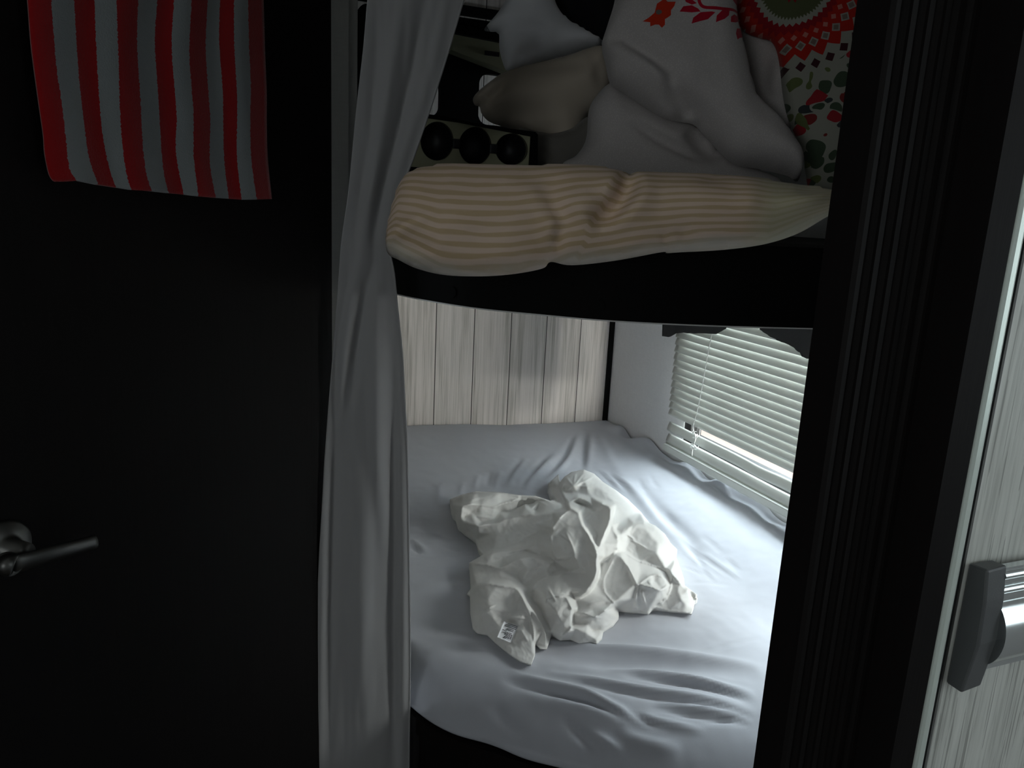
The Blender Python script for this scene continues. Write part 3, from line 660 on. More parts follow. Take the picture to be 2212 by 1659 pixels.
# ------------------------------------------------------------------ crumpled loose sheet (traced folds with heights in cm above the bed)
def c5(a, b): return (950+a/3.687, 1000+b/3.687)
LINES = [
    # back-left lobe
    [(80, 290, 2.0), (180, 250, 4.5), (290, 226, 5.5), (480, 233, 6.0), (640, 256, 6.0), (760, 262, 6.0), (880, 300, 5.5), (945, 335, 5.5), (965, 368, 5.0)],
    [(100, 330, 2.5), (175, 345, 5.2), (240, 330, 5.6), (330, 333, 5.2), (440, 350, 4.6), (500, 325, 4.6), (620, 290, 5.0), (640, 262, 5.8)],
    [(165, 380, 4.6), (175, 345, 5.2)], [(150, 500, 1.0), (160, 430, 3.6), (165, 380, 4.6)],
    [(205, 430, 3.0), (250, 395, 3.6), (330, 480, 2.6), (430, 470, 2.6), (480, 390, 2.4), (560, 400, 2.2), (660, 330, 3.0), (690, 335, 3.4), (750, 385, 3.2)],
    [(680, 340, 4.6), (740, 375, 4.8), (755, 408, 5.6)], [(640, 262, 5.6), (800, 300, 4.6), (830, 385, 5.2)], [(880, 305, 5.4), (900, 388, 5.6)],
    [(190, 470, 3.2), (300, 500, 4.2), (420, 475, 4.8), (520, 450, 5.4), (640, 425, 6.0), (750, 410, 6.6), (900, 390, 7.4), (1020, 376, 8.4)],
    [(215, 565, 0.6), (250, 545, 1.2), (290, 610, 1.0), (310, 690, 0.8), (345, 728, 1.2), (430, 690, 2.0), (560, 660, 2.6), (640, 640, 3.0), (690, 590, 3.6), (770, 560, 4.4), (880, 555, 5.6)],
    [(300, 560, 2.6), (450, 560, 3.4), (600, 520, 4.4), (760, 480, 5.4), (900, 450, 6.6)],
    # back piece
    [(862, 165, 2.2), (900, 130, 3.2), (945, 88, 3.8), (958, 150, 3.4), (990, 112, 4.6), (1050, 72, 5.2), (1150, 52, 5.4), (1230, 85, 5.0), (1300, 150, 4.6), (1400, 215, 4.2), (1500, 290, 3.6), (1600, 390, 2.6), (1670, 470, 2.0)],
    [(965, 190, 4.4), (985, 250, 4.0), (1030, 308, 5.0), (1100, 282, 5.6), (1180, 310, 5.4), (1230, 362, 5.4)],
    [(1060, 175, 5.6), (1150, 130, 6.0), (1240, 180, 5.4), (1310, 230, 5.4), (1400, 330, 5.0), (1500, 430, 4.2), (1560, 465, 4.6)],
    [(1060, 180, 5.6), (1100, 240, 4.4), (1200, 270, 5.0), (1300, 300, 5.0)], [(1060, 180, 5.6), (990, 230, 3.6)], [(1060, 180, 5.6), (1000, 150, 5.0)], [(1060, 180, 5.6), (1050, 90, 5.4)],
    [(870, 200, 1.6), (900, 270, 2.2), (960, 330, 3.6), (1000, 330, 3.8)], [(945, 95, 3.8), (950, 200, 2.6), (990, 300, 3.6)],
    [(1110, 330, 4.0), (1160, 350, 4.0), (1220, 372, 4.6)],
    # centre lobe
    [(1030, 342, 9.2), (1070, 365, 9.2), (1115, 395, 9.0), (1120, 425, 8.8), (1145, 510, 8.8), (1190, 590, 8.8), (1230, 660, 8.8), (1252, 740, 8.4), (1255, 850, 7.4), (1230, 930, 6.4), (1170, 1020, 5.2), (1090, 1082, 4.4)],
    [(1030, 345, 9.2), (1020, 376, 8.8), (950, 440, 8.4), (900, 520, 7.8), (885, 580, 7.2), (895, 660, 6.8), (915, 740, 6.2), (930, 770, 6.0), (1000, 765, 6.4), (1060, 750, 7.2), (1100, 790, 7.0), (1125, 840, 6.6), (1180, 880, 6.2)],
    [(1110, 415, 8.8), (1020, 500, 8.4), (930, 580, 7.4), (890, 640, 6.8)], [(1060, 480, 8.6), (1100, 600, 8.2), (1120, 700, 7.6), (1130, 820, 6.8)],
    [(1180, 590, 8.4), (1150, 640, 7.6), (1170, 740, 7.4), (1210, 860, 6.8)], [(1020, 620, 8.0), (1060, 690, 8.2), (1080, 745, 7.6)], [(960, 660, 7.6), (1000, 720, 7.4)],
    # hollow and flap to the right of the centre
    [(1130, 430, 6.8), (1210, 380, 7.2), (1295, 320, 8.6), (1345, 345, 8.8), (1362, 375, 8.8), (1355, 440, 8.6), (1330, 510, 8.4), (1300, 580, 8.2), (1260, 680, 8.0), (1252, 700, 8.2)],
    [(1150, 470, 6.0), (1220, 520, 5.6), (1260, 560, 5.8), (1250, 620, 6.4)], [(1290, 380, 7.2), (1290, 480, 6.4), (1270, 540, 6.4)],
    [(1365, 400, 8.6), (1375, 490, 7.8), (1410, 580, 7.2), (1422, 640, 6.8), (1410, 690, 6.2), (1360, 750, 5.6), (1265, 803, 5.8)], [(1340, 560, 7.6), (1380, 580, 7.2)], [(1300, 640, 7.6), (1310, 740, 6.2)],
    [(1375, 430, 5.2), (1450, 470, 4.8), (1500, 490, 5.0)], [(1400, 530, 6.2), (1440, 560, 6.4), (1430, 640, 6.0)],
    # right lobe
    [(1440, 580, 6.6), (1470, 520, 6.4), (1540, 470, 6.2), (1640, 482, 6.0), (1720, 500, 5.6), (1790, 560, 5.0), (1840, 635, 4.4), (1892, 690, 3.4), (1885, 750, 3.0), (1922, 850, 2.2), (1945, 920, 1.4), (1950, 965, 0.8)],
    [(1440, 590, 6.4), (1540, 490, 6.6), (1640, 530, 6.2), (1760, 590, 5.4), (1850, 640, 4.6)], [(1640, 530, 6.2), (1740, 640, 5.6), (1830, 640, 4.8)], [(1740, 640, 5.6), (1730, 720, 5.2), (1800, 840, 4.0), (1840, 870, 4.4)],
    [(1500, 580, 5.6), (1580, 650, 5.0), (1570, 700, 4.4)], [(1410, 700, 5.2), (1480, 720, 4.4), (1580, 780, 3.8), (1680, 810, 3.6), (1800, 860, 3.2), (1830, 920, 3.0)],
    [(1390, 738, 6.4), (1440, 745, 6.4), (1500, 830, 5.8), (1550, 930, 5.2), (1580, 965, 5.2), (1680, 900, 4.6), (1760, 900, 4.4), (1830, 960, 3.6)],
    [(1580, 965, 5.2), (1680, 990, 5.0), (1760, 1010, 4.6), (1820, 975, 3.8)], [(1700, 940, 4.2), (1760, 1000, 4.0)], [(1560, 960, 5.2), (1600, 880, 4.6)],
    [(1390, 738, 6.4), (1340, 850, 5.2), (1305, 930, 4.6), (1315, 1030, 3.8), (1395, 1125, 2.4), (1420, 1165, 0.6)],
    [(1580, 965, 5.0), (1560, 1080, 3.2), (1570, 1180, 0.6)], [(1725, 1010, 4.6), (1720, 1080, 3.2), (1690, 1150, 1.4), (1660, 1200, 0.4)],
    [(1840, 870, 4.6), (1900, 940, 4.0), (1980, 1000, 3.0), (2048, 1048, 2.0), (2052, 1074, 1.6), (2028, 1100, 0.8), (2014, 1160, 0.5), (2002, 1205, 0.3)],
    [(1840, 870, 4.6), (1840, 980, 3.2), (1800, 1080, 1.8), (1720, 1140, 1.0)], [(1840, 980, 3.2), (1900, 1080, 2.2), (1960, 1130, 1.4)], [(1880, 960, 3.6), (1910, 1080, 2.4), (2000, 1070, 1.8)],
    # small folds between centre and right
    [(1265, 803, 5.4), (1280, 850, 4.6), (1260, 930, 4.4), (1200, 1010, 4.2), (1150, 1060, 3.8)], [(1330, 790, 5.6), (1290, 900, 5.0), (1260, 980, 4.4), (1290, 1030, 4.0)], [(1230, 1040, 4.0), (1320, 1040, 3.8)],
    # left-centre lobes
    [(345, 728, 1.4), (240, 795, 1.6)], [(240, 795, 1.8), (420, 715, 3.6), (560, 700, 4.2), (700, 660, 4.8), (770, 655, 5.2), (890, 690, 6.0)],
    [(430, 690, 2.0), (640, 700, 4.2)], [(500, 760, 3.2), (600, 720, 3.6), (700, 700, 3.8), (800, 740, 4.0), (915, 765, 4.8)], [(700, 690, 4.6), (820, 690, 4.8), (890, 730, 5.2)],
    [(250, 800, 1.8), (380, 815, 2.8), (480, 840, 3.2), (560, 800, 4.2), (640, 765, 4.8), (760, 760, 5.0), (905, 800, 5.2)], [(640, 770, 5.0), (700, 840, 4.6), (760, 890, 4.2)],
    [(560, 880, 2.6), (610, 890, 2.6), (700, 830, 4.4)], [(480, 850, 2.8), (560, 880, 2.8), (615, 930, 3.0), (610, 970, 3.0)],
    [(610, 890, 2.8), (650, 970, 2.6), (690, 990, 2.8), (740, 980, 3.2), (760, 890, 3.6), (850, 840, 4.4), (910, 800, 4.8)],
    [(290, 970, 1.8), (420, 930, 2.6), (540, 930, 3.0), (615, 930, 3.0)], [(260, 880, 1.6), (400, 870, 2.4), (480, 900, 3.0), (600, 940, 3.0)],
    [(290, 975, 2.2), (360, 960, 3.4), (460, 975, 4.0), (610, 1000, 4.2), (640, 1040, 4.6), (700, 1130, 4.0), (760, 1210, 3.2), (830, 1330, 2.0), (850, 1480, 0.3)],
    [(640, 1040, 4.6), (690, 1150, 4.0), (720, 1220, 3.0), (745, 1330, 2.0), (750, 1420, 1.2), (760, 1490, 0.6)], [(620, 990, 3.6), (690, 1060, 2.2), (735, 1095, 1.8), (820, 1190, 1.8), (890, 1340, 1.2)],
    [(310, 1130, 2.8), (360, 1190, 3.0), (400, 1160, 3.4), (380, 1090, 3.6)], [(260, 1210, 1.2), (330, 1210, 2.0), (420, 1240, 2.4), (480, 1300, 1.8)], [(480, 1300, 1.8), (520, 1220, 2.4), (560, 1200, 3.0), (640, 1240, 2.8), (720, 1220, 2.8)],
    [(560, 1180, 3.2), (640, 1200, 3.2), (700, 1190, 3.4)], [(610, 1310, 1.8), (660, 1280, 2.2), (720, 1290, 2.0)], [(590, 1440, 0.9), (640, 1480, 0.8), (660, 1400, 1.6), (720, 1380, 1.8), (755, 1530, 0.6)],
    # front-centre lobes
    [(740, 1075, 2.0), (745, 1000, 3.2), (780, 945, 3.8), (860, 905, 4.4), (960, 890, 5.2), (1040, 862, 6.0), (1125, 845, 6.4)], [(930, 780, 4.6), (1000, 840, 4.4), (1040, 862, 5.0)], [(920, 790, 4.4), (940, 860, 4.2), (900, 880, 3.8)],
    [(840, 1060, 4.4), (900, 1000, 4.8), (970, 1030, 4.8), (1010, 1070, 4.4)], [(830, 1170, 2.4), (830, 1110, 3.6), (840, 1060, 4.4), (860, 960, 4.6)], [(970, 1030, 4.8), (1020, 1010, 5.0), (1060, 1060, 4.0), (1110, 1160, 3.4)],
    [(830, 1190, 2.6), (850, 1090, 4.4), (950, 1060, 4.8), (1010, 1080, 4.8), (1050, 1160, 4.2), (1050, 1210, 4.0), (1045, 1310, 2.4), (1010, 1350, 2.0), (960, 1395, 0.8)], [(930, 1200, 4.2), (990, 1300, 3.0), (1010, 1340, 2.0)],
    [(1060, 1210, 2.6), (1150, 1200, 3.6), (1230, 1225, 3.6), (1310, 1180, 3.8), (1390, 1120, 3.8)], [(1090, 1085, 3.6), (1180, 1110, 4.0), (1300, 1080, 4.2), (1390, 1115, 3.8)], [(1110, 1160, 3.0), (1200, 1160, 3.6), (1330, 1130, 3.6)],
    [(1060, 1280, 2.0), (1180, 1295, 2.2), (1300, 1290, 1.6), (1420, 1225, 0.8)], [(1010, 1350, 2.4), (1090, 1320, 2.6), (1180, 1360, 2.0), (1250, 1400, 0.9)], [(1210, 1335, 0.8), (1300, 1320, 0.8), (1380, 1290, 0.5)],
]
RUCKS = [((1060, 180), (1000, 110)), ((1065, 175), (1080, 80)), ((1070, 178), (1150, 75)), ((1075, 185), (1220, 110)), ((1080, 190), (1280, 190)), ((1050, 190), (975, 180)), ((1055, 195), (985, 230)), ((1300, 230), (1420, 260)), ((1340, 280), (1500, 340)),
         ((1780, 300), (1850, 420)), ((1480, 560), (1560, 620)), ((1500, 600), (1660, 690)), ((950, 560), (1060, 640)), ((1000, 540), (1080, 720)), ((430, 760), (600, 740)), ((700, 860), (800, 830)), ((860, 1000), (930, 1110)), ((1080, 1200), (1220, 1180)), ((1100, 1240), (1300, 1230)), ((1160, 1130), (1320, 1100)),
         ((1650, 930), (1720, 1010)), ((1600, 1000), (1640, 1150)), ((330, 1180), (460, 1120)), ((560, 1230), (700, 1240)), ((640, 1320), (700, 1420)), ((690, 1060), (780, 1230)), ((200, 300), (420, 260)), ((250, 420), (420, 440)), ((560, 300), (700, 290)), ((760, 290), (860, 340))]
OUT5 = [(80, 290), (180, 250), (290, 226), (480, 233), (640, 256), (760, 262), (880, 300), (905, 290), (870, 230), (862, 165), (900, 130), (945, 88), (958, 150), (990, 112), (1050, 72), (1150, 52), (1230, 85), (1300, 150), (1400, 215), (1500, 290), (1600, 390), (1672, 478), (1720, 500), (1790, 560), (1840, 635), (1892, 690), (1885, 750), (1922, 850), (1945, 920), (1952, 975), (1985, 1000), (2050, 1048), (2012, 1068), (2054, 1076), (2030, 1100), (2022, 1160), (2004, 1207), (1950, 1192), (1830, 1182), (1720, 1150), (1690, 1168), (1662, 1202), (1560, 1182), (1422, 1167), (1426, 1222), (1382, 1292), (1302, 1345), (1290, 1402), (1250, 1440), (1200, 1426), (1110, 1437), (1040, 1406), (960, 1412), (900, 1372), (888, 1350), (884, 1385), (852, 1486), (800, 1480), (762, 1440), (758, 1530), (726, 1612), (640, 1582), (560, 1530), (440, 1430), (380, 1370), (300, 1357), (264, 1322), (244, 1200), (240, 1060), (216, 1045), (246, 1000), (236, 850), (234, 795), (345, 730), (308, 690), (288, 610), (215, 572), (155, 525), (130, 430), (95, 340)]
def sharp_lines():
    keep = []
    for k, ln in enumerate(LINES):
        f = ln[0][:2]
        if f in ((1030, 342), (1030, 345), (1130, 430), (1365, 400), (190, 470), (1390, 738), (290, 975), (740, 1075), (830, 1190), (640, 1040), (1440, 580), (100, 330), (965, 190), (1060, 1210), (1840, 870), (250, 800), (1265, 803), (1580, 965), (1410, 700)): keep.append(k)
    return keep
SHARP = sharp_lines()
def crumple():
    pts = {}; edges = []
    for ln in LINES:
        for a, b, h in ln: pts[(a, b)] = h
        edges += [((p[0], p[1]), (q[0], q[1])) for p, q in zip(ln, ln[1:])]
    back = set((a, b) for a, b, _ in LINES[0]+LINES[10]+LINES[27])
    for p in OUT5:
        near = [h for q, h in pts.items() if math.hypot(q[0]-p[0], q[1]-p[1]) < 12]
        if p not in pts: pts[p] = near[0] if near else 0.4
    keys = list(pts); ix = {k: i for i, k in enumerate(keys)}
    vs = [Vector((float(a), float(b))) for a, b in keys]; ed = [(ix[a], ix[b]) for a, b in edges]
    ed += [(ix[OUT5[i]], ix[OUT5[(i+1) % len(OUT5)]]) for i in range(len(OUT5))]
    r = delaunay_2d_cdt(vs, ed, [], 0, 1e-4)
    V = np.array([(v.x, v.y) for v in r[0]]); hv = np.zeros(len(V)); known = np.zeros(len(V), bool)
    for i, orig in enumerate(r[3]):
        if len(orig): hv[i] = np.mean([pts[keys[o]] for o in orig if o < len(keys)] or [0]); known[i] = True
    kp = np.array(keys, float); kh = np.array([pts[k] for k in keys])
    for i in np.where(~known)[0]:
        w = 1/(np.hypot(*(kp-V[i]).T)**2+1); hv[i] = (w*kh).sum()/w.sum()
    T = np.array([list(f) for f in r[2] if len(f) == 3])
    # regular lattice of heights
    st = 6.0; gx = np.arange(60, 2090, st); gy = np.arange(30, 1640, st); Hh = np.full((len(gy), len(gx)), np.nan)
    for t in T:
        a, b, c = V[t]; den = (b[1]-c[1])*(a[0]-c[0])+(c[0]-b[0])*(a[1]-c[1])
        if abs(den) < 1e-9: continue
        i0, i1 = np.searchsorted(gx, [min(a[0], b[0], c[0]), max(a[0], b[0], c[0])]); j0, j1 = np.searchsorted(gy, [min(a[1], b[1], c[1]), max(a[1], b[1], c[1])])
        if i1 <= i0 or j1 <= j0: continue
        X, Y = np.meshgrid(gx[i0:i1], gy[j0:j1])
        l1 = ((b[1]-c[1])*(X-c[0])+(c[0]-b[0])*(Y-c[1]))/den; l2 = ((c[1]-a[1])*(X-c[0])+(a[0]-c[0])*(Y-c[1]))/den; l3 = 1-l1-l2
        k = (l1 >= -1e-6) & (l2 >= -1e-6) & (l3 >= -1e-6); sub = Hh[j0:j1, i0:i1]
        sub[k] = (l1*hv[t[0]]+l2*hv[t[1]]+l3*hv[t[2]])[k]
    Hh = np.nan_to_num(Hh, nan=0.4)
    for _ in range(3):
        P = np.pad(Hh, 1, 'edge'); Hh = (P[1:-1, 1:-1]*4+2*(P[:-2, 1:-1]+P[2:, 1:-1]+P[1:-1, :-2]+P[1:-1, 2:])+P[:-2, :-2]+P[2:, 2:]+P[:-2, 2:]+P[2:, :-2])/16
    ol = []
    for i, p in enumerate(OUT5):
        q = OUT5[(i+1) % len(OUT5)]; n = max(1, int(math.hypot(q[0]-p[0], q[1]-p[1])/9))
        ol += [(p[0]+(q[0]-p[0])*k/n, p[1]+(q[1]-p[1])*k/n) for k in range(n)]
    ol = np.array(ol, float); ol += 1.6*np.stack([fbm(ol/60), fbm(ol/60+40)], -1)
    X, Y = np.meshgrid(np.arange(60, 2090, 8.0), np.arange(30, 1640, 8.0)); X = X+(np.arange(X.shape[0]) % 2)[:, None]*4
    Gd = np.stack([X.ravel(), Y.ravel()], -1); Gd = Gd[inside(Gd, ol)]; Gd = Gd[seg_field(Gd, np.vstack([ol, ol[:1]]))[0] > 5]
    V2, Fc = cdt(Gd, [ol])
    fx = np.clip((V2[:, 0]-gx[0])/st, 0, len(gx)-1.001); fy = np.clip((V2[:, 1]-gy[0])/st, 0, len(gy)-1.001); i = fx.astype(int); j = fy.astype(int); a = fx-i; b = fy-j
    h = Hh[j, i]*(1-a)*(1-b)+Hh[j, i+1]*a*(1-b)+Hh[j+1, i]*(1-a)*b+Hh[j+1, i+1]*a*b
    dd = seg_field(V2, np.vstack([ol, ol[:1]]))[0]; fade = np.clip(dd/30, 0, 1)
    wp = V2/150+0.35*np.stack([perlin(V2/210+3), perlin(V2/210+9)], -1)
    h = h+fade*(0.10*fbm(wp*1.6, 2, True)+0.02*fbm(V2/70+5, 2))
    for k in SHARP:
        d_, f_, _ = seg_field(V2, spline([(p[0], p[1]) for p in LINES[k]], 4))
        h = h+fade*0.30*np.exp(-d_/9.0)*np.clip(np.minimum(f_, 1-f_)*8, 0, 1)
    for a, b in RUCKS:
        d_, f_, _ = seg_field(V2, np.array([a, b], float))
        h = h+fade*0.16*np.exp(-(d_/8.0)**2)*np.clip(np.minimum(f_, 1-f_)*4, 0, 1)
    h = np.maximum(h*1.22, 0.15)*0.01
    pxx = 950+V2[:, 0]/3.687; pyy = 1000+V2[:, 1]/3.687
    P = onZ(pxx, pyy, ZBED+h)
    for _ in range(4): P = onZ(pxx, pyy, bedz(P[:, 0], P[:, 1])+0.004+h)
    verts = list(P); faces = [tuple(f[::-1]) for f in Fc]
    be = boundary(Fc); low = {}
    for e in be:
        for i in e:
            if i not in low:
                low[i] = len(verts); q = P[i].copy(); q[:2] += (P[i][:2]-EYE[:2])/np.linalg.norm(P[i][:2]-EYE[:2])*0.012
                q[2] = min(P[i][2]-0.002, bedz(q[0:1], q[1:2])[0]+0.001); verts.append(q)
    faces += [(low[a_], low[b_], b_, a_) for a_, b_ in be]
    o = thing('crumpled_sheet', 'loose white sheet crumpled in a pile on the lower bed', 'sheet', (0.62, 1.2, ZBED))
    me = mesh('cloth', verts, faces, M['top_sheet'], o)
    bm = bmesh.new(); bm.from_mesh(me.data); bmesh.ops.recalc_face_normals(bm, faces=bm.faces); bm.to_mesh(me.data); bm.free()
    # sewn-in care tag with printed lines
    def lift(a, b, up):
        q = np.array([[a, b]], float); k = np.argmin(((V2-q)**2).sum(1)); x, y = c5(a, b)
        pp = P[k]; return onP(x, y, pp+np.array((0, 0, up)), (0, -0.42, 0.9))
    C = [(512, 1262), (625, 1300), (565, 1432), (458, 1388)]
    def L(u, v): return tuple((C[0][k]*(1-u)*(1-v)+C[1][k]*u*(1-v)+C[2][k]*u*v+C[3][k]*(1-u)*v) for k in (0, 1))
    base = lift(*L(0.5, 0.5), 0.0)
    def tp(u, v, up):
        x, y = c5(*L(u, v)); return onP(x, y, base+np.array((0, -0.006, 0.010+up)), (0.1, -0.45, 0.88))
    n = 6; tv = []; tf = []
    for s in (0.0, -0.0012):
        for i_ in range(n+1):
            for j_ in range(n+1): tv.append(tp(i_/n, j_/n, s+0.0006*math.sin(5*i_/n)))
    k = (n+1)**2
    for i_ in range(n):
        for j_ in range(n):
            q = [i_*(n+1)+j_, (i_+1)*(n+1)+j_, (i_+1)*(n+1)+j_+1, i_*(n+1)+j_+1]; tf.append(q); tf.append([k+z for z in q[::-1]])
    rim = [i_*(n+1) for i_ in range(n+1)]+[n*(n+1)+j_ for j_ in range(1, n+1)]+[i_*(n+1)+n for i_ in range(n-1, -1, -1)]+[j_ for j_ in range(n-1, 0, -1)]
    for a_, b_ in zip(rim, rim[1:]+rim[:1]): tf.append([a_, b_, k+b_, k+a_])
    tg = tag(mesh('care_tag', tv, tf, M['tagwhite'], o), 'white care tag printed with small dark lines')
    iv = []; if_ = []
    def bar(u0, u1, v0, v1):
        b_ = len(iv); iv.extend([tp(u0, v0, 0.0016), tp(u1, v0, 0.0016), tp(u1, v1, 0.0016), tp(u0, v1, 0.0016)]); if_.append((b_, b_+1, b_+2, b_+3))
    for r_, (u0, u1) in enumerate([(0.28, 0.95), (0.16, 0.98), (0.14, 0.97)]): bar(u0, u1, 0.03+0.085*r_, 0.065+0.085*r_)
    for r_, (u0, u1) in enumerate([(0.36, 0.84), (0.30, 0.86)]): bar(u0, u1, 0.30+0.07*r_, 0.335+0.07*r_)
    for r_, (a0, a1) in enumerate([(0.12, 0.42), (0.36, 0.80), (0.16, 0.90), (0.34, 0.92), (0.44, 0.92), (0.40, 0.9), (0.36, 0.56)]):
        u = a0; v0 = 0.45+0.068*r_
        while u < a1:
            w_ = random.uniform(0.05, 0.12); bar(u, min(a1, u+w_), v0, v0+0.045); u += w_+0.03
    mesh('print', iv, if_, M['ink'], tg, False)
crumple()

# ------------------------------------------------------------------ curtain
def curtain():
    Lp = np.array([(800, -60), (793, 0), (785, 100), (770, 230), (752, 420), (737, 520), (724, 700), (711, 850), (700, 1000), (690, 1200), (680, 1450), (671, 1700), (668, 1760)], float)
    Rp = np.array([(1018, -60), (1000, 0), (965, 120), (930, 230), (893, 340), (866, 405), (842, 460), (834, 492), (838, 540), (849, 575), (856, 650), (868, 760), (873, 860), (878, 950), (881, 1100), (884, 1300), (885, 1420), (883, 1600), (882, 1760)], float)
    ny, nx = 230, 70; ys = np.linspace(-60, 1760, ny)
    l = np.interp(ys, Lp[:, 1], Lp[:, 0]); r = np.interp(ys, Rp[:, 1], Rp[:, 0])
    k = np.ones(7)/7
    l = np.convolve(np.pad(l, 3, 'edge'), k, 'valid'); r = np.convolve(np.pad(r, 3, 'edge'), k, 'valid')
    s = np.linspace(0, 1, nx)
    PX = l[:, None]*(1-s)+r[:, None]*s; PY = np.repeat(ys[:, None], nx, 1); Q = np.stack([PX.ravel(), PY.ravel()], -1)
    cr = [([(880, -60), (850, 120), (815, 330), (790, 470), (775, 620)], 16, 0.020, 'r'), ([(925, -60), (895, 120), (855, 300), (815, 460), (800, 560)], 13, -0.022, 'r'),
          ([(960, -60), (930, 120), (890, 280), (845, 420), (825, 480)], 18, -0.010, 'r'), ([(820, -60), (812, 120), (795, 330), (765, 520)], 14, -0.012, 'r'),
          ([(975, -60), (950, 60), (915, 200), (870, 340), (840, 440)], 13, 0.014, 'r'),
          ([(810, 540), (790, 640), (770, 760), (752, 900)], 12, -0.012, 'r'), ([(830, 560), (815, 640), (812, 760), (815, 950), (825, 1200)], 16, 0.014, 'r'),
          ([(775, 560), (752, 680), (735, 820), (722, 1000)], 11, 0.012, 'r'), ([(740, 640), (728, 800), (722, 1000), (716, 1300), (712, 1700)], 10, -0.012, 'r'),
          ([(800, 700), (790, 900), (785, 1200), (780, 1500), (775, 1740)], 30, 0.014, 'r'), ([(845, 700), (848, 900), (850, 1200), (846, 1740)], 12, -0.010, 'r'),
          ([(865, 900), (868, 1200), (868, 1740)], 10, 0.008, 'r'), ([(700, 1000), (694, 1300), (690, 1740)], 8, 0.008, 'r')]
    d = (0.62-0.22*smoothstep(620, 300, Q[:, 1]))*creases(Q, cr)+0.003*fbm(np.stack([Q[:, 0]/60, Q[:, 1]/500], -1))
    base = 1.045+0.02*np.exp(-((PY-500)/90)**2)
    Yd = base.ravel()-d
    n = np.array((0, 1, 0)); dr = ray(Q[:, 0], Q[:, 1]); P = EYE+dr*(Yd/dr[:, 1])[:, None]
    faces = [(i*nx+j, i*nx+j+1, (i+1)*nx+j+1, (i+1)*nx+j) for i in range(ny-1) for j in range(nx-1)]
    t = thing('curtain', 'long white privacy curtain drawn aside beside the dark door', 'curtain', (0.22, 1.05, 0.3))
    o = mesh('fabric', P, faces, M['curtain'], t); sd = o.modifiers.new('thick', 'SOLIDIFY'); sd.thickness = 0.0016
    # stitched hem along the free edge
    bm = bmesh.new(); e = [P[i*nx+nx-1]+np.array((0, -0.001, 0)) for i in range(0, ny, 2)]; tube(bm, e, 0.0017, 6)
    from_bm('hem', bm, M['curtain'], t, smooth=True)
curtain()

# ------------------------------------------------------------------ dark door with lever, striped towel
DA = math.radians(46.2); DDIR = np.array((math.sin(DA), math.cos(DA), 0)); DN = np.array((math.cos(DA), -math.sin(DA), 0)); DP = np.array((-0.17, 0.75, 0))
def onD(x, y, off=0.0): return onP(x, y, DP+DN*off, DN)
def door_frame_M():
    mm = Matrix.Identity(4)
    for i in range(3): mm[i][0], mm[i][1], mm[i][2], mm[i][3] = DDIR[i], -DN[i], (0, 0, 1)[i], DP[i]
    return mm
DM = door_frame_M()
def dloc(p): return (np.asarray(p)-DP) @ DDIR
hinge = dloc(onD(717.5, 800))
S(box('door_1', M['espresso'], None, -0.19, hinge, 0.0, 0.035, 0.02, ZC-0.03, M=DM))
door = bpy.data.objects['door_1']
lv = thing('door_lever', 'brushed nickel lever handle on the dark door', 'door handle', tuple(onD(22, 1190)))
rc = onD(5, 1180); MR = DM.copy(); MR.translation = Vector(rc)
bm = bmesh.new(); prof = [(0.0, 0.0), (0.024, 0.0), (0.0245, 0.003), (0.022, 0.007), (0.013, 0.009), (0.010, 0.011), (0.010, 0.030), (0.0, 0.030)]
vr = [[bm.verts.new(MR @ Vector((r*math.cos(2*math.pi*k/40), -d, r*math.sin(2*math.pi*k/40)))) for k in range(40)] for r, d in prof[1:-1]]
for A, B in zip(vr, vr[1:]):
    for k in range(40): bm.faces.new((A[k], A[(k+1) % 40], B[(k+1) % 40], B[k]))
bm.faces.new(vr[0]); bm.faces.new(vr[-1]); from_bm('rosette', bm, M['nickel'], lv, smooth=True, bevel=0)
bm = bmesh.new(); hub = [(25, 1221), (40, 1217), (80, 1206), (120, 1194), (165, 1182), (206, 1170)]
HP = [onD(x, y, 0.040+0.006*math.sin(i*0.15)) for i, (x, y) in enumerate(spline(hub, 4))]
rows = []
for i, p in enumerate(HP):
    f = i/(len(HP)-1); hw = 0.0088-0.002*f; th = 0.0042
    rows.append([bm.verts.new(Vector(p+np.array((0, 0, hw*math.cos(a)))+DN*th*math.sin(a))) for a in np.linspace(0, 2*math.pi, 16, endpoint=False)])
for A, B in zip(rows, rows[1:]):
    for k in range(16): bm.faces.new((A[k], A[(k+1) % 16], B[(k+1) % 16], B[k]))
bm.faces.new(rows[0]); bm.faces.new(rows[-1]); from_bm('lever', bm, M['nickel'], lv, smooth=True)
bm = bmesh.new(); tube(bm, [onD(14, 1216, 0.028), onD(22, 1220, 0.044), onD(30, 1222, 0.046)], [0.0095, 0.0098, 0.0088], 18); from_bm('hub', bm, M['nickel'], lv, smooth=True)

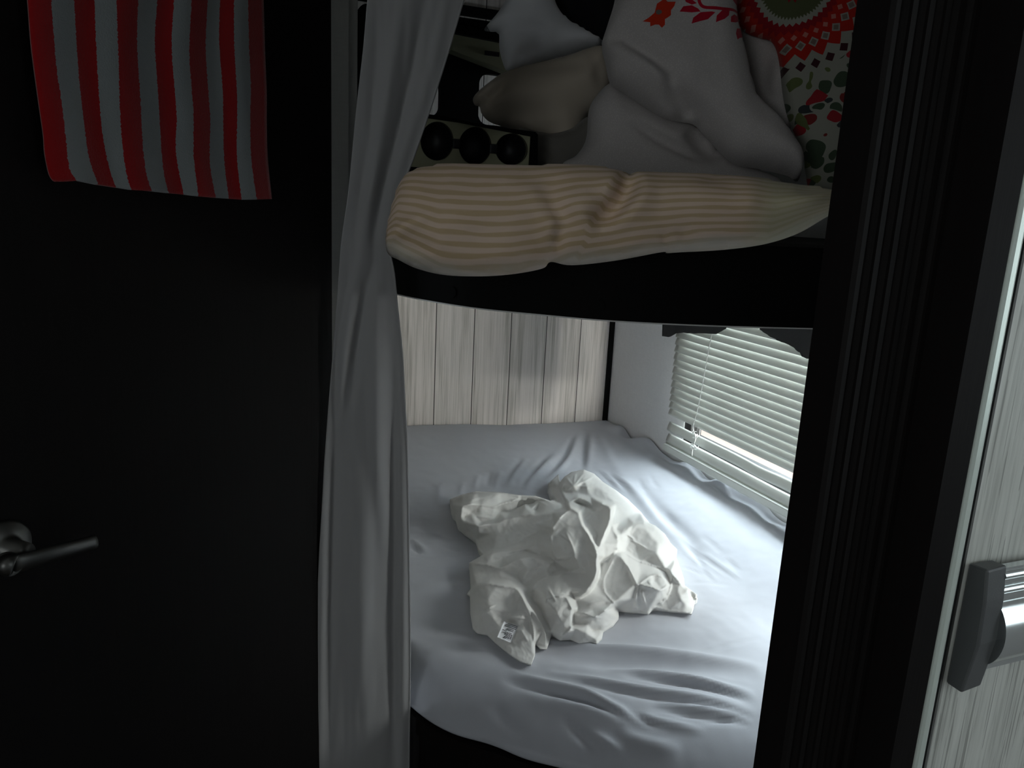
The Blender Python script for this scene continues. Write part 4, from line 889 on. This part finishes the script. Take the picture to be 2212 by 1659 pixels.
def towel():
    top = [(52, -60), (103, -60), (150, -60), (199, -60), (245, -60), (290, -60), (332, -60), (371, -60), (406, -60), (441, -60), (470, -60), (500, -60), (530, -60)]
    B = [[(50, -60), (58, 0), (66, 100), (82, 220), (92, 290), (95, 330), (104, 375), (113, 390)],
         [(100, -60), (103, 0), (112, 130), (122, 200), (133, 280), (143, 360), (160, 390)],
         [(150, -60), (152, 0), (158, 100), (164, 180), (175, 280), (185, 345), (204, 399)],
         [(198, -60), (199, 0), (204, 110), (209, 200), (218, 300), (232, 370), (245, 405)],
         [(245, -60), (246, 0), (250, 130), (254, 240), (262, 330), (272, 385), (281, 409)],
         [(290, -60), (291, 0), (288, 90), (296, 220), (299, 290), (308, 370), (321, 413)],
         [(332, -60), (333, 0), (328, 90), (335, 200), (340, 300), (346, 370), (357, 417)],
         [(371, -60), (372, 0), (367, 100), (374, 200), (378, 260), (376, 330), (392, 420)],
         [(406, -60), (407, 0), (402, 110), (408, 200), (412, 250), (413, 340), (424, 424)],
         [(441, -60), (441, 0), (437, 100), (443, 200), (447, 260), (446, 350), (459, 427)],
         [(470, -60), (470, 0), (469, 90), (476, 190), (477, 240), (478, 340), (488, 429)],
         [(500, -60), (501, 0), (501, 100), (507, 200), (508, 260), (508, 340), (518, 431)],
         [(528, -60), (529, 0), (531, 100), (535, 180), (534, 260), (537, 350), (549, 431)],
         ]
    B = [np.array(b, float) for b in B]
    right = np.array([(560, -60), (563, 0), (566, 100), (570, 200), (570, 260), (572, 340), (581, 430)], float)
    B[12] = right if False else B[12]
    lines = [B[0], B[1], B[2], B[3], B[4], B[5], B[6], B[7], B[8], B[9], B[10], B[11], B[12]]
    # 13 boundaries: red first and last; resample each by fraction of its length
    lines = lines+[right]
    sub = 5; rowsn = 60; t = np.linspace(0, 1, rowsn); L = []
    for b in lines:
        sp = spline(b, 6); a = np.concatenate([[0], np.cumsum(np.linalg.norm(np.diff(sp, axis=0), axis=1))]); a /= a[-1]
        L.append(np.stack([np.interp(t, a, sp[:, 0]), np.interp(t, a, sp[:, 1])], -1))
    cols = []; us = []
    for i in range(len(L)-1):
        for k in range(sub): cols.append(L[i]*(1-k/sub)+L[i+1]*k/sub); us.append((i+k/sub))
    cols.append(L[-1]); us.append(len(L)-1)
    Q = np.array(cols); nc = len(cols); vs = []; uv = []
    for c in range(nc):
        for r_ in range(rowsn):
            off = 0.008+0.003*math.sin(c*0.35+0.6*math.sin(r_*0.07))+0.004*(r_/rowsn)
            vs.append(onD(Q[c, r_, 0], Q[c, r_, 1], off)); uv.append((us[c]/13.0, r_/rowsn))
    fs = [(c*rowsn+r_, (c+1)*rowsn+r_, (c+1)*rowsn+r_+1, c*rowsn+r_+1) for c in range(nc-1) for r_ in range(rowsn-1)]
    o = mesh('towel', vs, fs, M['towel'], uvs=uv)
    sd = o.modifiers.new('thick', 'SOLIDIFY'); sd.thickness = 0.004; sd.offset = -1
    tag(o, 'red and white striped towel hanging on the dark door', 'towel')
towel()

# ------------------------------------------------------------------ upper bunk contents
ND = np.array((0.52, 0.855, 0.0)); ND /= np.linalg.norm(ND)     # along the curved front edge the pillow faces the aisle
def striped_pillow():
    ol = [(836, 492), (846, 450), (862, 405), (885, 376), (930, 360), (990, 354), (1080, 356), (1170, 357), (1260, 358), (1330, 366), (1357, 376), (1375, 372), (1440, 372), (1530, 375), (1620, 384), (1690, 394), (1725, 402), (1760, 404), (1803, 414), (1801, 455), (1770, 478), (1720, 506), (1650, 528), (1560, 540), (1470, 545), (1440, 547), (1428, 545), (1330, 563), (1235, 573), (1190, 566), (1172, 580), (1110, 592), (1040, 597), (960, 594), (900, 580), (862, 562), (838, 548), (833, 520)]
    p0 = onY(1300, 470, 0.80); n = np.array((-0.45, -0.86, 0.24))
    top = np.array([(830, 470), (880, 378), (990, 354), (1260, 358), (1400, 370), (1620, 384), (1760, 404), (1806, 420)], float)
    bot = np.array([(830, 545), (880, 570), (960, 594), (1110, 594), (1235, 575), (1470, 547), (1650, 530), (1806, 452)], float)
    def uvf(V, flat):
        x = V[:, 0]; ft = flat(top); fb = flat(bot)
        yt = np.interp(x, ft[:, 0], ft[:, 1]); yb = np.interp(x, fb[:, 0], fb[:, 1])
        u = (x-ft[0, 0])/(ft[-1, 0]-ft[0, 0]); v = (V[:, 1]-yb)/np.maximum(yt-yb, 0.02)
        v = v+0.05*np.sin(u*7)-0.10*np.exp(-((u-0.02)/0.1)**2)
        # the case is folded over at its middle: the stripes jump there
        v = v+np.where(u > 0.545-0.10*(1-np.clip(v, 0, 1)), 0.035, 0)
        return np.stack([u, 0.04+0.92*v], -1)
    cr = [([(1357, 378), (1352, 420), (1336, 455), (1310, 480), (1270, 500)], 0.011, -0.032, 'r'), ([(1385, 380), (1378, 430), (1360, 470), (1320, 500)], 0.016, 0.010, 'r'), ([(1330, 375), (1325, 420), (1305, 455)], 0.016, 0.010, 'r'),
          ([(1175, 430), (1200, 460), (1225, 500), (1260, 520)], 0.010, -0.012, 'r'), ([(1212, 508), (1208, 530), (1205, 565)], 0.006, -0.016, 'r'), ([(1190, 480), (1195, 520), (1190, 560)], 0.012, 0.010, 'r'),
          ([(1240, 520), (1300, 535), (1380, 520)], 0.012, -0.008, 'r'), ([(1460, 500), (1475, 525), (1500, 535)], 0.007, -0.010, 'r'), ([(1440, 515), (1430, 535)], 0.007, -0.010, 'r'), ([(1560, 380), (1525, 405), (1510, 390)], 0.008, -0.006, 'r'),
          ([(845, 545), (880, 535), (930, 520)], 0.006, -0.010, 'r'), ([(850, 530), (890, 512), (960, 490)], 0.008, 0.006, 'r'), ([(860, 550), (905, 548), (960, 550)], 0.006, -0.008, 'r'),
          ([(1010, 510), (1050, 520), (1110, 515)], 0.010, -0.005, 'r'), ([(1610, 390), (1605, 440), (1590, 500)], 0.012, 0.004, 'r'), ([(1700, 430), (1750, 425), (1790, 430)], 0.006, -0.006, 'r'), ([(1650, 470), (1700, 460), (1780, 445)], 0.006, 0.005, 'r'), ([(980, 560), (1060, 575), (1150, 560)], 0.008, 0.006, 'r'),
          ([(1120, 395), (1180, 420), (1260, 440)], 0.012, -0.006, 'r'), ([(1420, 440), (1480, 430), (1560, 435)], 0.012, 0.005, 'r')]
    t = thing('striped_pillow', 'pillow in gold striped case lying along the upper bunk rail', 'pillow', tuple(p0-np.array((0, 0, 0.05))))
    soft('pillowcase', ol, p0, n, 0.055, 0.07, M['pillow'], t, 0.0065, cr, back=1.4, noise=(0.006, 11), uvfun=uvf, rest=1.397)
striped_pillow()
def C1(*p): return [(720+a/3.814, b/3.814) for a, b in p]
def C2(*p): return [(1150+a/2.949, b/2.949) for a, b in p]
nb = (-0.30, -0.95, 0.10)
t = thing('blue_pillow', 'pale blue-grey pillow heaped above the khaki pillow on the upper bunk', 'pillow', tuple(onY(1180, 60, 1.5)))
soft('pillowcase', C1((1520, -260), (1450, -100), (1420, 0), (1350, 110), (1245, 240), (1300, 262), (1362, 275), (1368, 400), (1400, 530), (1440, 585), (1560, 560), (1700, 515), (1900, 460), (2120, 395), (2230, 350), (2120, 270), (1950, 170), (1850, 60), (1800, -100), (1750, -260)),
     onY(1180, 60, 1.5), nb, 0.05, 0.06, M['bluegrey'], t, 0.008,
     [(C1((1500, 260), (1700, 330), (1650, 430)), 0.010, -0.010, 'r'), (C1((1700, 440), (1900, 380), (2150, 350)), 0.010, 0.008, 'r'), (C1((1390, 280), (1560, 300), (1750, 290)), 0.008, -0.010, 'r'), (C1((1400, 530), (1560, 480), (1700, 430)), 0.006, -0.010, 'r'), (C1((1600, 450), (1750, 320), (1800, 200)), 0.012, 0.006, 'r')], back=1.2)
t = thing('khaki_pillow', 'grey khaki pillow slumped under the pale blue-grey pillow', 'pillow', tuple(onY(1190, 280, 1.42)))
soft('pillowcase', C1((1152, 810), (1205, 742), (1320, 650), (1420, 590), (1600, 535), (1900, 465), (2130, 388), (2240, 400), (2290, 620), (2250, 820), (2170, 920), (2080, 980), (2030, 1110), (1960, 1195), (1850, 1205), (1690, 1150), (1500, 1075), (1300, 1010), (1225, 940), (1205, 880), (1165, 865)),
     onY(1190, 230, 1.42), nb, 0.07, 0.085, M['olive'], t, 0.008,
     [(C1((1230, 860), (1340, 820), (1420, 730), (1470, 690)), 0.010, -0.016, 'r'), (C1((1190, 810), (1300, 740), (1420, 690)), 0.012, 0.010, 'r'), (C1((1440, 600), (1600, 620), (1850, 590), (2100, 600)), 0.014, -0.008, 'r'), (C1((1300, 980), (1500, 960), (1750, 980), (2000, 1000)), 0.018, -0.008, 'r'), (C1((1600, 1080), (1750, 1090), (1950, 1100)), 0.01, -0.008, 'r'), (C1((2060, 480), (2130, 600), (2150, 780)), 0.012, -0.008, 'r')], back=1.0)
t = thing('grey_blanket', 'grey folded blanket tucked under the khaki pillow', 'blanket', tuple(onY(1190, 345, 1.36)))
soft('fold', C1((1500, 1080), (1690, 1085), (1800, 1100), (1960, 1060), (2100, 960), (2240, 1000), (2240, 1300), (2100, 1420), (1800, 1420), (1500, 1420)), onY(1190, 330, 1.36), nb, 0.03, 0.04, M['greyblanket'], t, 0.009,
     [(C1((1690, 1180), (1780, 1260), (1880, 1340)), 0.012, -0.012, 'r')])
t = thing('black_bag', 'soft black bag wedged between the blue-grey pillow and the floral comforter', 'bag', tuple(onY(1270, 30, 1.45)))
soft('body', [(1150, -90), (1177, 0), (1195, 22), (1226, 48), (1272, 72), (1298, 98), (1320, 110), (1345, 80), (1350, 0), (1350, -90)], onY(1270, 20, 1.56), nb, 0.04, 0.06, M['blackcloth'], t, 0.009)

# floral comforter: two grey folds, the pale lining and the printed panel
cf_ = thing('floral_comforter', 'grey comforter with red floral and medallion print bundled on the upper bunk', 'comforter', tuple(onY(1500, 330, 1.15)))
nc = (-0.42, -0.88, 0.20)
YC = 1.12
def leaf(x, y, ang, L, w, bend=0.0):
    pts = []
    for k in range(9):
        s = k/8; pts.append((s, w*math.sin(math.pi*s**0.8)*0.5+bend*math.sin(math.pi*s)))
    for k in range(7, 0, -1):
        s = k/8; pts.append((s, -w*math.sin(math.pi*s**0.8)*0.5+bend*math.sin(math.pi*s)))
    c, s_ = math.cos(math.radians(ang)), math.sin(math.radians(ang))
    return [(x+L*(a*c-b*s_), y+L*(a*s_+b*c)) for a, b in pts]
def ribbon(pts, w):
    sp = spline(pts, 5); t = np.gradient(sp, axis=0); n = np.stack([-t[:, 1], t[:, 0]], -1); n /= np.linalg.norm(n, axis=1)[:, None]
    return [tuple(p) for p in sp+n*w]+[tuple(p) for p in (sp-n*w)[::-1]]
P7 = lambda *p: [(1350+a/3.949, b/3.949) for a, b in p]
prints = [
    (P7((300, 125), (322, 160), (388, 158), (375, 195), (350, 225), (350, 265), (325, 285), (300, 300), (300, 345), (275, 372), (250, 345), (220, 345), (180, 360), (180, 325), (118, 318), (165, 290), (215, 250), (235, 175), (270, 150)), 1),
    (P7((225, 235), (245, 222), (272, 230), (275, 250), (250, 265), (228, 258)), 3),
    (ribbon(P7((545, -30), (525, 30), (575, 95), (580, 160), (620, 205), (740, 210), (840, 195), (935, 170)), 3.2), 2), (ribbon(P7((935, 170), (930, 240), (955, 310), (1000, 355)), 2.6), 2),
    (P7((378, 95), (400, 50), (460, 15), (515, 5), (500, 60), (450, 85)), 2), (P7((455, 120), (480, 80), (515, 85), (510, 130), (560, 170), (520, 180), (470, 160)), 2),
    (P7((420, 235), (450, 195), (520, 185), (570, 215), (590, 240), (520, 245)), 2), (P7((515, 340), (530, 290), (590, 245), (680, 240), (710, 245), (650, 300), (580, 320)), 2),
    (P7((715, 325), (722, 270), (770, 220), (840, 195), (830, 250), (790, 290)), 2), (P7((845, 305), (850, 255), (885, 220), (925, 215), (930, 260), (895, 290)), 2),
    (P7((905, 440), (892, 390), (905, 340), (945, 315), (970, 350), (965, 390), (930, 415)), 2), (P7((832, 75), (860, 55), (930, 55), (965, 90), (975, 130), (920, 115), (870, 100)), 2),
    (P7((605, 70), (640, 45), (690, 30), (740, -10), (780, 10), (845, 20), (820, 50), (775, 50), (785, 100), (720, 95), (650, 110), (620, 100)), 1),
    (P7((985, 430), (1020, 450), (1045, 510), (1050, 580), (1010, 520), (988, 470)), 1),
]
up_ol = [(1335, -70), (1328, 0), (1312, 55), (1300, 98), (1308, 140), (1319, 183), (1345, 200), (1386, 228), (1440, 258), (1495, 269), (1520, 292), (1560, 335), (1590, 357), (1640, 366), (1700, 380), (1722, 392), (1733, 360), (1731, 328), (1712, 300), (1685, 262), (1650, 230), (1634, 212), (1625, 185), (1616, 145), (1602, 90), (1592, 40), (1595, -20), (1600, -70)]
up_cr = [(C2((540, 160), (560, 260), (600, 330), (700, 410), (820, 500), (900, 600)), 0.014, -0.030, 'r'), (C2((510, 330), (600, 380), (720, 480), (850, 660)), 0.014, 0.012, 'r'), (C2((830, 540), (880, 620), (960, 720), (1060, 850), (1200, 1000)), 0.016, -0.030, 'r'),
         (C2((440, 290), (500, 300), (560, 320)), 0.012, -0.010, 'r'), (C2((535, 150), (545, 220), (580, 310)), 0.008, 0.008, 'r'), (C2((1060, 830), (1200, 760), (1400, 660)), 0.006, -0.003, 'r'), (C2((820, 0), (830, 60), (830, 120)), 0.02, -0.006, 'r'), (C2((1290, 120), (1330, 260), (1390, 450), (1430, 640), (1600, 830)), 0.012, 0.008, 'r')]
# the sewn vine lies on the fabric: each shape is its own patch of the print
gap = [(p, k) for p, k in prints]
soft('upper_fold', up_ol, onY(1500, 200, YC), nc, 0.058, 0.055, [M['dotted'], M['orange'], M['red'], M['printgrey']], cf_, 0.0075, up_cr, gap, back=0.6, noise=(0.004, 16))
soft('lower_fold', [(1319, 180), (1290, 205), (1272, 238), (1266, 300), (1245, 335), (1215, 355), (1225, 400), (1240, 470), (1500, 500), (1690, 480), (1690, 395), (1620, 360), (1560, 330), (1520, 285), (1480, 262), (1400, 225), (1350, 195)], onY(1420, 310, YC+0.055), nc, 0.05, 0.06, M['dotted'], cf_, 0.008,
     [(C2((620, 840), (780, 930), (960, 1020), (1060, 1080)), 0.008, -0.020, 'r'), (C2((560, 780), (700, 830), (860, 920), (1000, 1010)), 0.012, 0.006, 'r'), (C2((300, 1000), (330, 900), (340, 800)), 0.014, -0.014, 'r'), (C2((960, 860), (1060, 960), (1180, 1060)), 0.022, -0.030, 'r'), (C2((230, 1040), (280, 990), (290, 930)), 0.008, -0.010, 'r')], back=0.7)
tag(soft('lining', [(1590, 60), (1602, 90), (1616, 145), (1625, 185), (1640, 225), (1680, 262), (1705, 285), (1710, 230), (1700, 150), (1680, 95), (1650, 75)], onY(1650, 170, YC+0.045), nc, 0.02, 0.03, M['dotted'], cf_, 0.008, [(C2((1560, 380), (1540, 500), (1520, 640)), 0.014, -0.014, 'r')], back=0.7), 'plain grey inner side')
def uvm(V, flat):
    c = flat([(1705, -12)])[0]; return V-c
soft('printed_panel', [(1585, -80), (1586, 0), (1590, 40), (1610, 70), (1640, 82), (1668, 92), (1682, 130), (1690, 200), (1700, 250), (1716, 290), (1735, 330), (1740, 375), (1760, 420), (1860, 430), (1960, 430), (1960, 200), (1960, -80)], onY(1760, 180, YC-0.02), (-0.50, -0.85, 0.15), 0.035, 0.05, M['medal'], cf_, 0.008,
     [(C2((1560, 300), (1580, 450), (1600, 620), (1720, 900)), 0.014, 0.010, 'r'), (C2((1850, 300), (1800, 600), (1780, 900)), 0.03, -0.008, 'r'), (C2((1700, 980), (1800, 1050), (1950, 1090)), 0.012, -0.008, 'r')], back=0.8, uvfun=uvm)

# black board with rounded openings against the plank wall, olive box, board with three round cups
def rrect(x0, x1, z0, z1, r, n=6):
    out = []
    for cx, cz, a0 in ((x1-r, z1-r, 0), (x0+r, z1-r, 90), (x0+r, z0+r, 180), (x1-r, z0+r, 270)):
        for k in range(n+1):
            a = math.radians(a0+90*k/n); out.append((cx+r*math.cos(a), cz+r*math.sin(a)))
    return out
def holed(name, outer, holes, y0, y1, mat, parent):
    loops = [outer]+holes; V, Fc = cdt(np.zeros((0, 2)), [np.array(l) for l in loops])
    c = V[Fc].mean(1)
    for hl in holes: Fc = Fc[~inside(c, np.array(hl))]; c = V[Fc].mean(1)
    n = len(V); vs = [(p[0], y0, p[1]) for p in V]+[(p[0], y1, p[1]) for p in V]
    fs = [tuple(f) for f in Fc]+[tuple(n+i for i in f[::-1]) for f in Fc]+[(b, a, n+a, n+b) for a, b in boundary(Fc)]
    return mesh(name, vs, fs, mat, parent, False)
YS = 1.96
hx = lambda x, y: onY(x, y, YS)[0]; hz = lambda x, y: onY(x, y, YS)[2]
bb = thing('black_rack', 'black rack with rounded openings and olive grey panel standing near the plank wall', 'rack', (0.6, YS, 1.405))
xl, xm0, xm1 = hx(795, 250), hx(951, 220), hx(1034, 220)
holed('board', rrect(hx(772, 100), 0.84, 1.407, hz(782, 6), 0.025), [rrect(xl, xm0, hz(930, 249), hz(930, 172), 0.022), rrect(xm1, hx(1150, 220), hz(1035, 268), hz(1060, 160), 0.025)], YS, YS+0.02, M['blackpanel'], bb)
ob = bb
q0, q1, q2, q3 = onY(975, 62, YS-0.045), onY(1110, 80, YS-0.045), onY(1110, 160, YS-0.045), onY(975, 108, YS-0.045)
bm = bmesh.new(); prism(bm, [(q3[0], q3[2]), (q2[0]+0.05, q2[2]-0.012), (q1[0]+0.05, q1[2]-0.01), (q0[0], q0[2])], YS-0.045, YS-0.002); from_bm('panel', bm, M['olivepanel'], ob, bevel=0.003)
bm = bmesh.new(); e = onY(975, 50, YS-0.052); f_ = onY(1110, 72, YS-0.052); prism(bm, [(e[0], e[2]-0.022), (f_[0]+0.05, f_[2]-0.03), (f_[0]+0.05, f_[2]-0.006), (e[0], e[2])], YS-0.052, YS-0.002); from_bm('panel_top', bm, M['blackpanel'], ob, bevel=0.003)
bm = bmesh.new(); l0 = onY(1047, 109, YS-0.046); l1 = onY(1078, 123, YS-0.046); add_box(bm, l0[0], l1[0], YS-0.0475, YS-0.045, l1[2], l0[2]); from_bm('nameplate', bm, M['recess'], ob)

cb = thing('cup_board', 'black framed olive board with three round dark cups behind the striped pillow', 'organizer', tuple(onY(1030, 340, 1.30)))
YK = 1.30
def k4(a, b): return (880+a/5.53, 140+b/5.53)
def kp(a, b): q = onY(*k4(a, b), YK); return (q[0], q[2])
A_, B_, C_, D_ = kp(-60, 560), kp(1515, 800), kp(1530, 1330), kp(-60, 1240)
def quad(ins_l, ins_r, ins_t, ins_b):
    return None
cups = [((352, 912), 196, 232), ((805, 968), 193, 226), ((1240, 1010), 188, 190)]
def ell(c, rx, ry, n=36): return [kp(c[0]+rx*math.cos(2*math.pi*k/n), c[1]+ry*math.sin(2*math.pi*k/n)) for k in range(n)][::-1]
face = [kp(-40, 600), kp(600, 690), kp(1468, 858), kp(1440, 1300), kp(-40, 1215)]
holed('face', face[::-1], [ell(*c) for c in cups], YK, YK+0.012, M['olivepanel'], cb)
fo = [kp(-80, 555), kp(390, 612), kp(1000, 740), kp(1460, 795), kp(1515, 805), kp(1543, 835), kp(1543, 1360), kp(-80, 1290)]
holed('frame', fo[::-1], [face[::-1]], YK-0.006, YK+0.05, M['blackpanel'], cb)
for c in cups:
    E0 = ell(*c); cx, cz = kp(*c[0]); n = len(E0); vs = []; fs = []
    for s, yy in ((1.0, YK-0.002), (1.0, YK+0.004), (0.93, YK+0.03), (0.72, YK+0.045), (0.3, YK+0.05)):
        vs += [(cx+(p[0]-cx)*s, yy, cz+(p[1]-cz)*s) for p in E0]
    for r_ in range(4):
        for k in range(n): fs.append((r_*n+k, r_*n+(k+1) % n, (r_+1)*n+(k+1) % n, (r_+1)*n+k))
    fs.append(tuple(4*n+k for k in range(n)))
    mesh('cup', vs, fs, M['recess'], cb)
for a, b in (((540, 940), (630, 945)), ((980, 1000), (1075, 1003))):
    x0, z0 = kp(*a); x1, z1 = kp(*b); box('bridge', M['recess'], cb, x0, x1, YK-0.003, YK+0.006, z0-0.008, z0+0.008, bevel=0.002)

# ------------------------------------------------------------------ right side: fluted post and refrigerator
YP, YPB, YF = 0.322, 0.347, 0.300
x_l = float(onY(1755, 715, YPB)[0]); x_r = float(onY(2066, 1106, YF)[0])
def fluted():
    # profile across x (plan view); shallow grooves between rounded reeds
    pr = [(x_l, YPB), (x_l, YP+0.002), (x_l+0.002, YP)]
    Wd = x_r-0.001-x_l; x0 = x_l+0.012
    flutes = [0.06, 0.20, 0.34, 0.48, 0.60]
    for f in flutes:
        c = x_l+Wd*(f+0.05); w = Wd*0.048
        for k in range(9):
            a = math.pi*k/8; pr.append((c-w*math.cos(a), YP+0.0045*math.sin(a)))
    pr += [(x_l+Wd*0.74, YP), (x_l+Wd*0.76, YF-0.003), (x_r-0.001, YF-0.003), (x_r-0.001, YPB)]
    n = len(pr); vs = [(p[0], p[1], 0.0) for p in pr]+[(p[0], p[1], ZC) for p in pr]
    fs = [(i, (i+1) % n, n+(i+1) % n, n+i) for i in range(n)]
    o = mesh('trim_4', vs, fs, M['espresso_trim'], None, False); return S(o)
fluted()
S(box('wall_cabinet', M['espresso'], None, x_r-0.001, XR, YP+0.002, YPB, 0, ZC))

fr = thing('refrigerator', 'refrigerator with grey wood door panel and black-capped chrome handle', 'refrigerator', (x_r+0.3, YF, 0.0))
DX1 = XR-0.02
s0 = x_r; strip = float(onY(2089, 1100, YF)[0])-x_r
box('door_frame', M['alu'], fr, s0, s0+strip*1.0, YF-0.004, YF+0.02, 0.55, 1.95, bevel=0.0025)
xg = float(onY(2100, 1100, YF)[0]); xi = float(onY(2119, 1100, YF)[0])
box('door_gap', M['blackmetal'], fr, s0+strip, xg, YF+0.004, YF+0.02, 0.55, 1.95)
bm = bmesh.new(); vs = [bm.verts.new(p) for p in ((xg, YF-0.001, 0.55), (xi, YF+0.003, 0.55), (xi, YF+0.02, 0.55), (xg, YF+0.02, 0.55), (xg, YF-0.001, 1.95), (xi, YF+0.003, 1.95), (xi, YF+0.02, 1.95), (xg, YF+0.02, 1.95))]
for f in ((0, 1, 5, 4), (1, 2, 6, 5), (2, 3, 7, 6), (3, 0, 4, 7), (0, 3, 2, 1), (4, 5, 6, 7)): bm.faces.new([vs[i] for i in f])
from_bm('panel_bezel', bm, M['blackmetal'], fr)
box('door_panel', M['oak'], fr, xi, DX1, YF+0.003, YF+0.02, 0.55, 1.95)
box('lower_door', M['oak'], fr, s0+0.004, DX1, YF+0.003, YF+0.02, 0.05, 0.54)
def handle():
    h = thing('handle', None, None, (0, 0, 0)); h.parent = fr; h.matrix_parent_inverse = world_of(fr).inverted()
    def k8(a, b): return (2000+a/3.259, 1150+b/3.259)
    yb, yf_ = YF+0.002, YF-0.030
    # end cap: back edge on the door, front edge towards the aisle; the cap is taller than the bar
    back = [k8(310, 215), k8(240, 500), k8(180, 850), k8(135, 1060)]
    frontL = [k8(435, 270), k8(418, 500), k8(370, 800), k8(250, 1135)]
    zb = [onY(*p, yb) for p in back]
    xcap = float(np.mean([p[0] for p in zb]))
    # depth of the front edge follows from the cap's flat side lying in the plane x = xcap
    fl = [onX(*p, xcap) for p in frontL]
    ymin = [p[1] for p in fl]; w = 0.020
    vs = []; fs = []
    zt, zlo = [p[2] for p in fl], None
    N = 4
    for i in range(N):
        yb_i = yb; zbk = zb[i][2]
        vs += [(xcap, yb_i, zbk), (xcap, fl[i][1], fl[i][2]), (xcap+w, fl[i][1]+0.002, fl[i][2]), (xcap+w, yb_i, zbk)]
    for i in range(N-1):
        for q in range(4): fs.append((4*i+q, 4*i+(q+1) % 4, 4*i+4+(q+1) % 4, 4*i+4+q))
    fs += [(3, 2, 1, 0), tuple(4*(N-1)+q for q in range(4))]
    o = mesh('end_cap', vs, fs, [M['capgrey']], h, False)
    bm = bmesh.new(); bm.from_mesh(o.data); bmesh.ops.recalc_face_normals(bm, faces=bm.faces); bm.to_mesh(o.data); bm.free()
    b = o.modifiers.new('bevel', 'BEVEL'); b.width = 0.0015; b.segments = 2
    zt = fl[0][2]; zl = fl[-1][2]; yfm = float(np.mean(ymin)); HH = zt-zl
    prof = []  # bar profile in (y, z): two reeds over a big half round
    z = zt-0.002
    top = z; yo = yfm+0.002
    def arc(zc, rz, ry, n=10):
        return [(yo+0.008-ry*math.sin(math.pi*k/n), zc+rz*math.cos(math.pi*k/n)) for k in range(n+1)]
    prof += [(yb-0.010, top)]+arc(top-HH*0.06, HH*0.05, 0.009, 8)+arc(top-HH*0.175, HH*0.05, 0.009, 8)+arc(top-HH*0.53, HH*0.28, 0.016, 20)+[(yb-0.010, top-HH*0.83)]
    n = len(prof); vs = [(xcap+w-0.002, p[0], p[1]) for p in prof]+[(DX1-0.06, p[0], p[1]) for p in prof]
    fs = [(i, (i+1) % n, n+(i+1) % n, n+i) for i in range(n)]+[tuple(range(n))[::-1], tuple(range(n, 2*n))]
    o = mesh('grip_bar', vs, fs, M['chrome'], h, True); o['label'] = 'ribbed chrome bar'
    e = o.modifiers.new('split', 'EDGE_SPLIT'); e.split_angle = math.radians(50)
    bm = bmesh.new(); bm.from_mesh(o.data); bmesh.ops.recalc_face_normals(bm, faces=bm.faces); bm.to_mesh(o.data); bm.free()
handle()

# ------------------------------------------------------------------ light: window daylight, sun and added fill lamps
def area(name, loc, target, sx, sy, power, color):
    l = bpy.data.lights.new(name, 'AREA'); l.shape = 'RECTANGLE'; l.size, l.size_y = sx, sy; l.energy = power; l.color = color
    o = bpy.data.objects.new(name, l); COL.objects.link(o); o.location = loc
    o.rotation_euler = (Vector(target)-Vector(loc)).to_track_quat('-Z', 'Y').to_euler(); return o
area('daylight_bunk_window', (XR+0.50, 1.48, 1.55), (XR-0.1, 1.48, 0.95), 0.95, 0.7, 84, (0.87, 0.945, 1.0))
sl = bpy.data.lights.new('sun', 'SUN'); sl.energy = 3.6; sl.angle = 0.01; sl.color = (1.0, 0.97, 0.92)
so = bpy.data.objects.new('sun', sl); COL.objects.link(so); so.location = (3, -4, 6); so.rotation_euler = (math.radians(38), 0, 0)
area('fill_along_wall', (1.57, 0.0, 1.02), (1.57, 3.0, 1.04), 0.62, 0.4, 62, (1.0, 0.95, 0.88))  # added fill lamp, brightens the plank wall from outside the bunk window
area('fill_open_side', (1.76, 0.52, 1.25), (0.42, 1.12, 0.74), 0.5, 0.4, 22, (1.0, 0.975, 0.94))  # added fill lamp for the pile and left bed, through the uncovered window end
area('daylight_side_window', (XR+0.22, -0.46, 1.47), (XR-0.6, -0.20, 1.30), 0.85, 0.75, 4.6, (0.95, 0.99, 1.0))
area('fill_far_left', (-1.75, -1.15, 1.40), (0.3, 0.6, 1.25), 1.2, 0.9, 11.5, (1.0, 0.965, 0.93))  # added fill lamp for the upper bunk and curtain, beyond the left wall
w = bpy.data.worlds.new('sky'); SC.world = w; w.use_nodes = True
bg = w.node_tree.nodes['Background']; bg.inputs[0].default_value = (0.80, 0.90, 1.0, 1); bg.inputs[1].default_value = 1.2
SC.view_settings.view_transform = 'Standard'; SC.view_settings.look = 'None'; SC.view_settings.exposure = 0.0; SC.view_settings.gamma = 1.0
SC.view_settings.use_curve_mapping = False
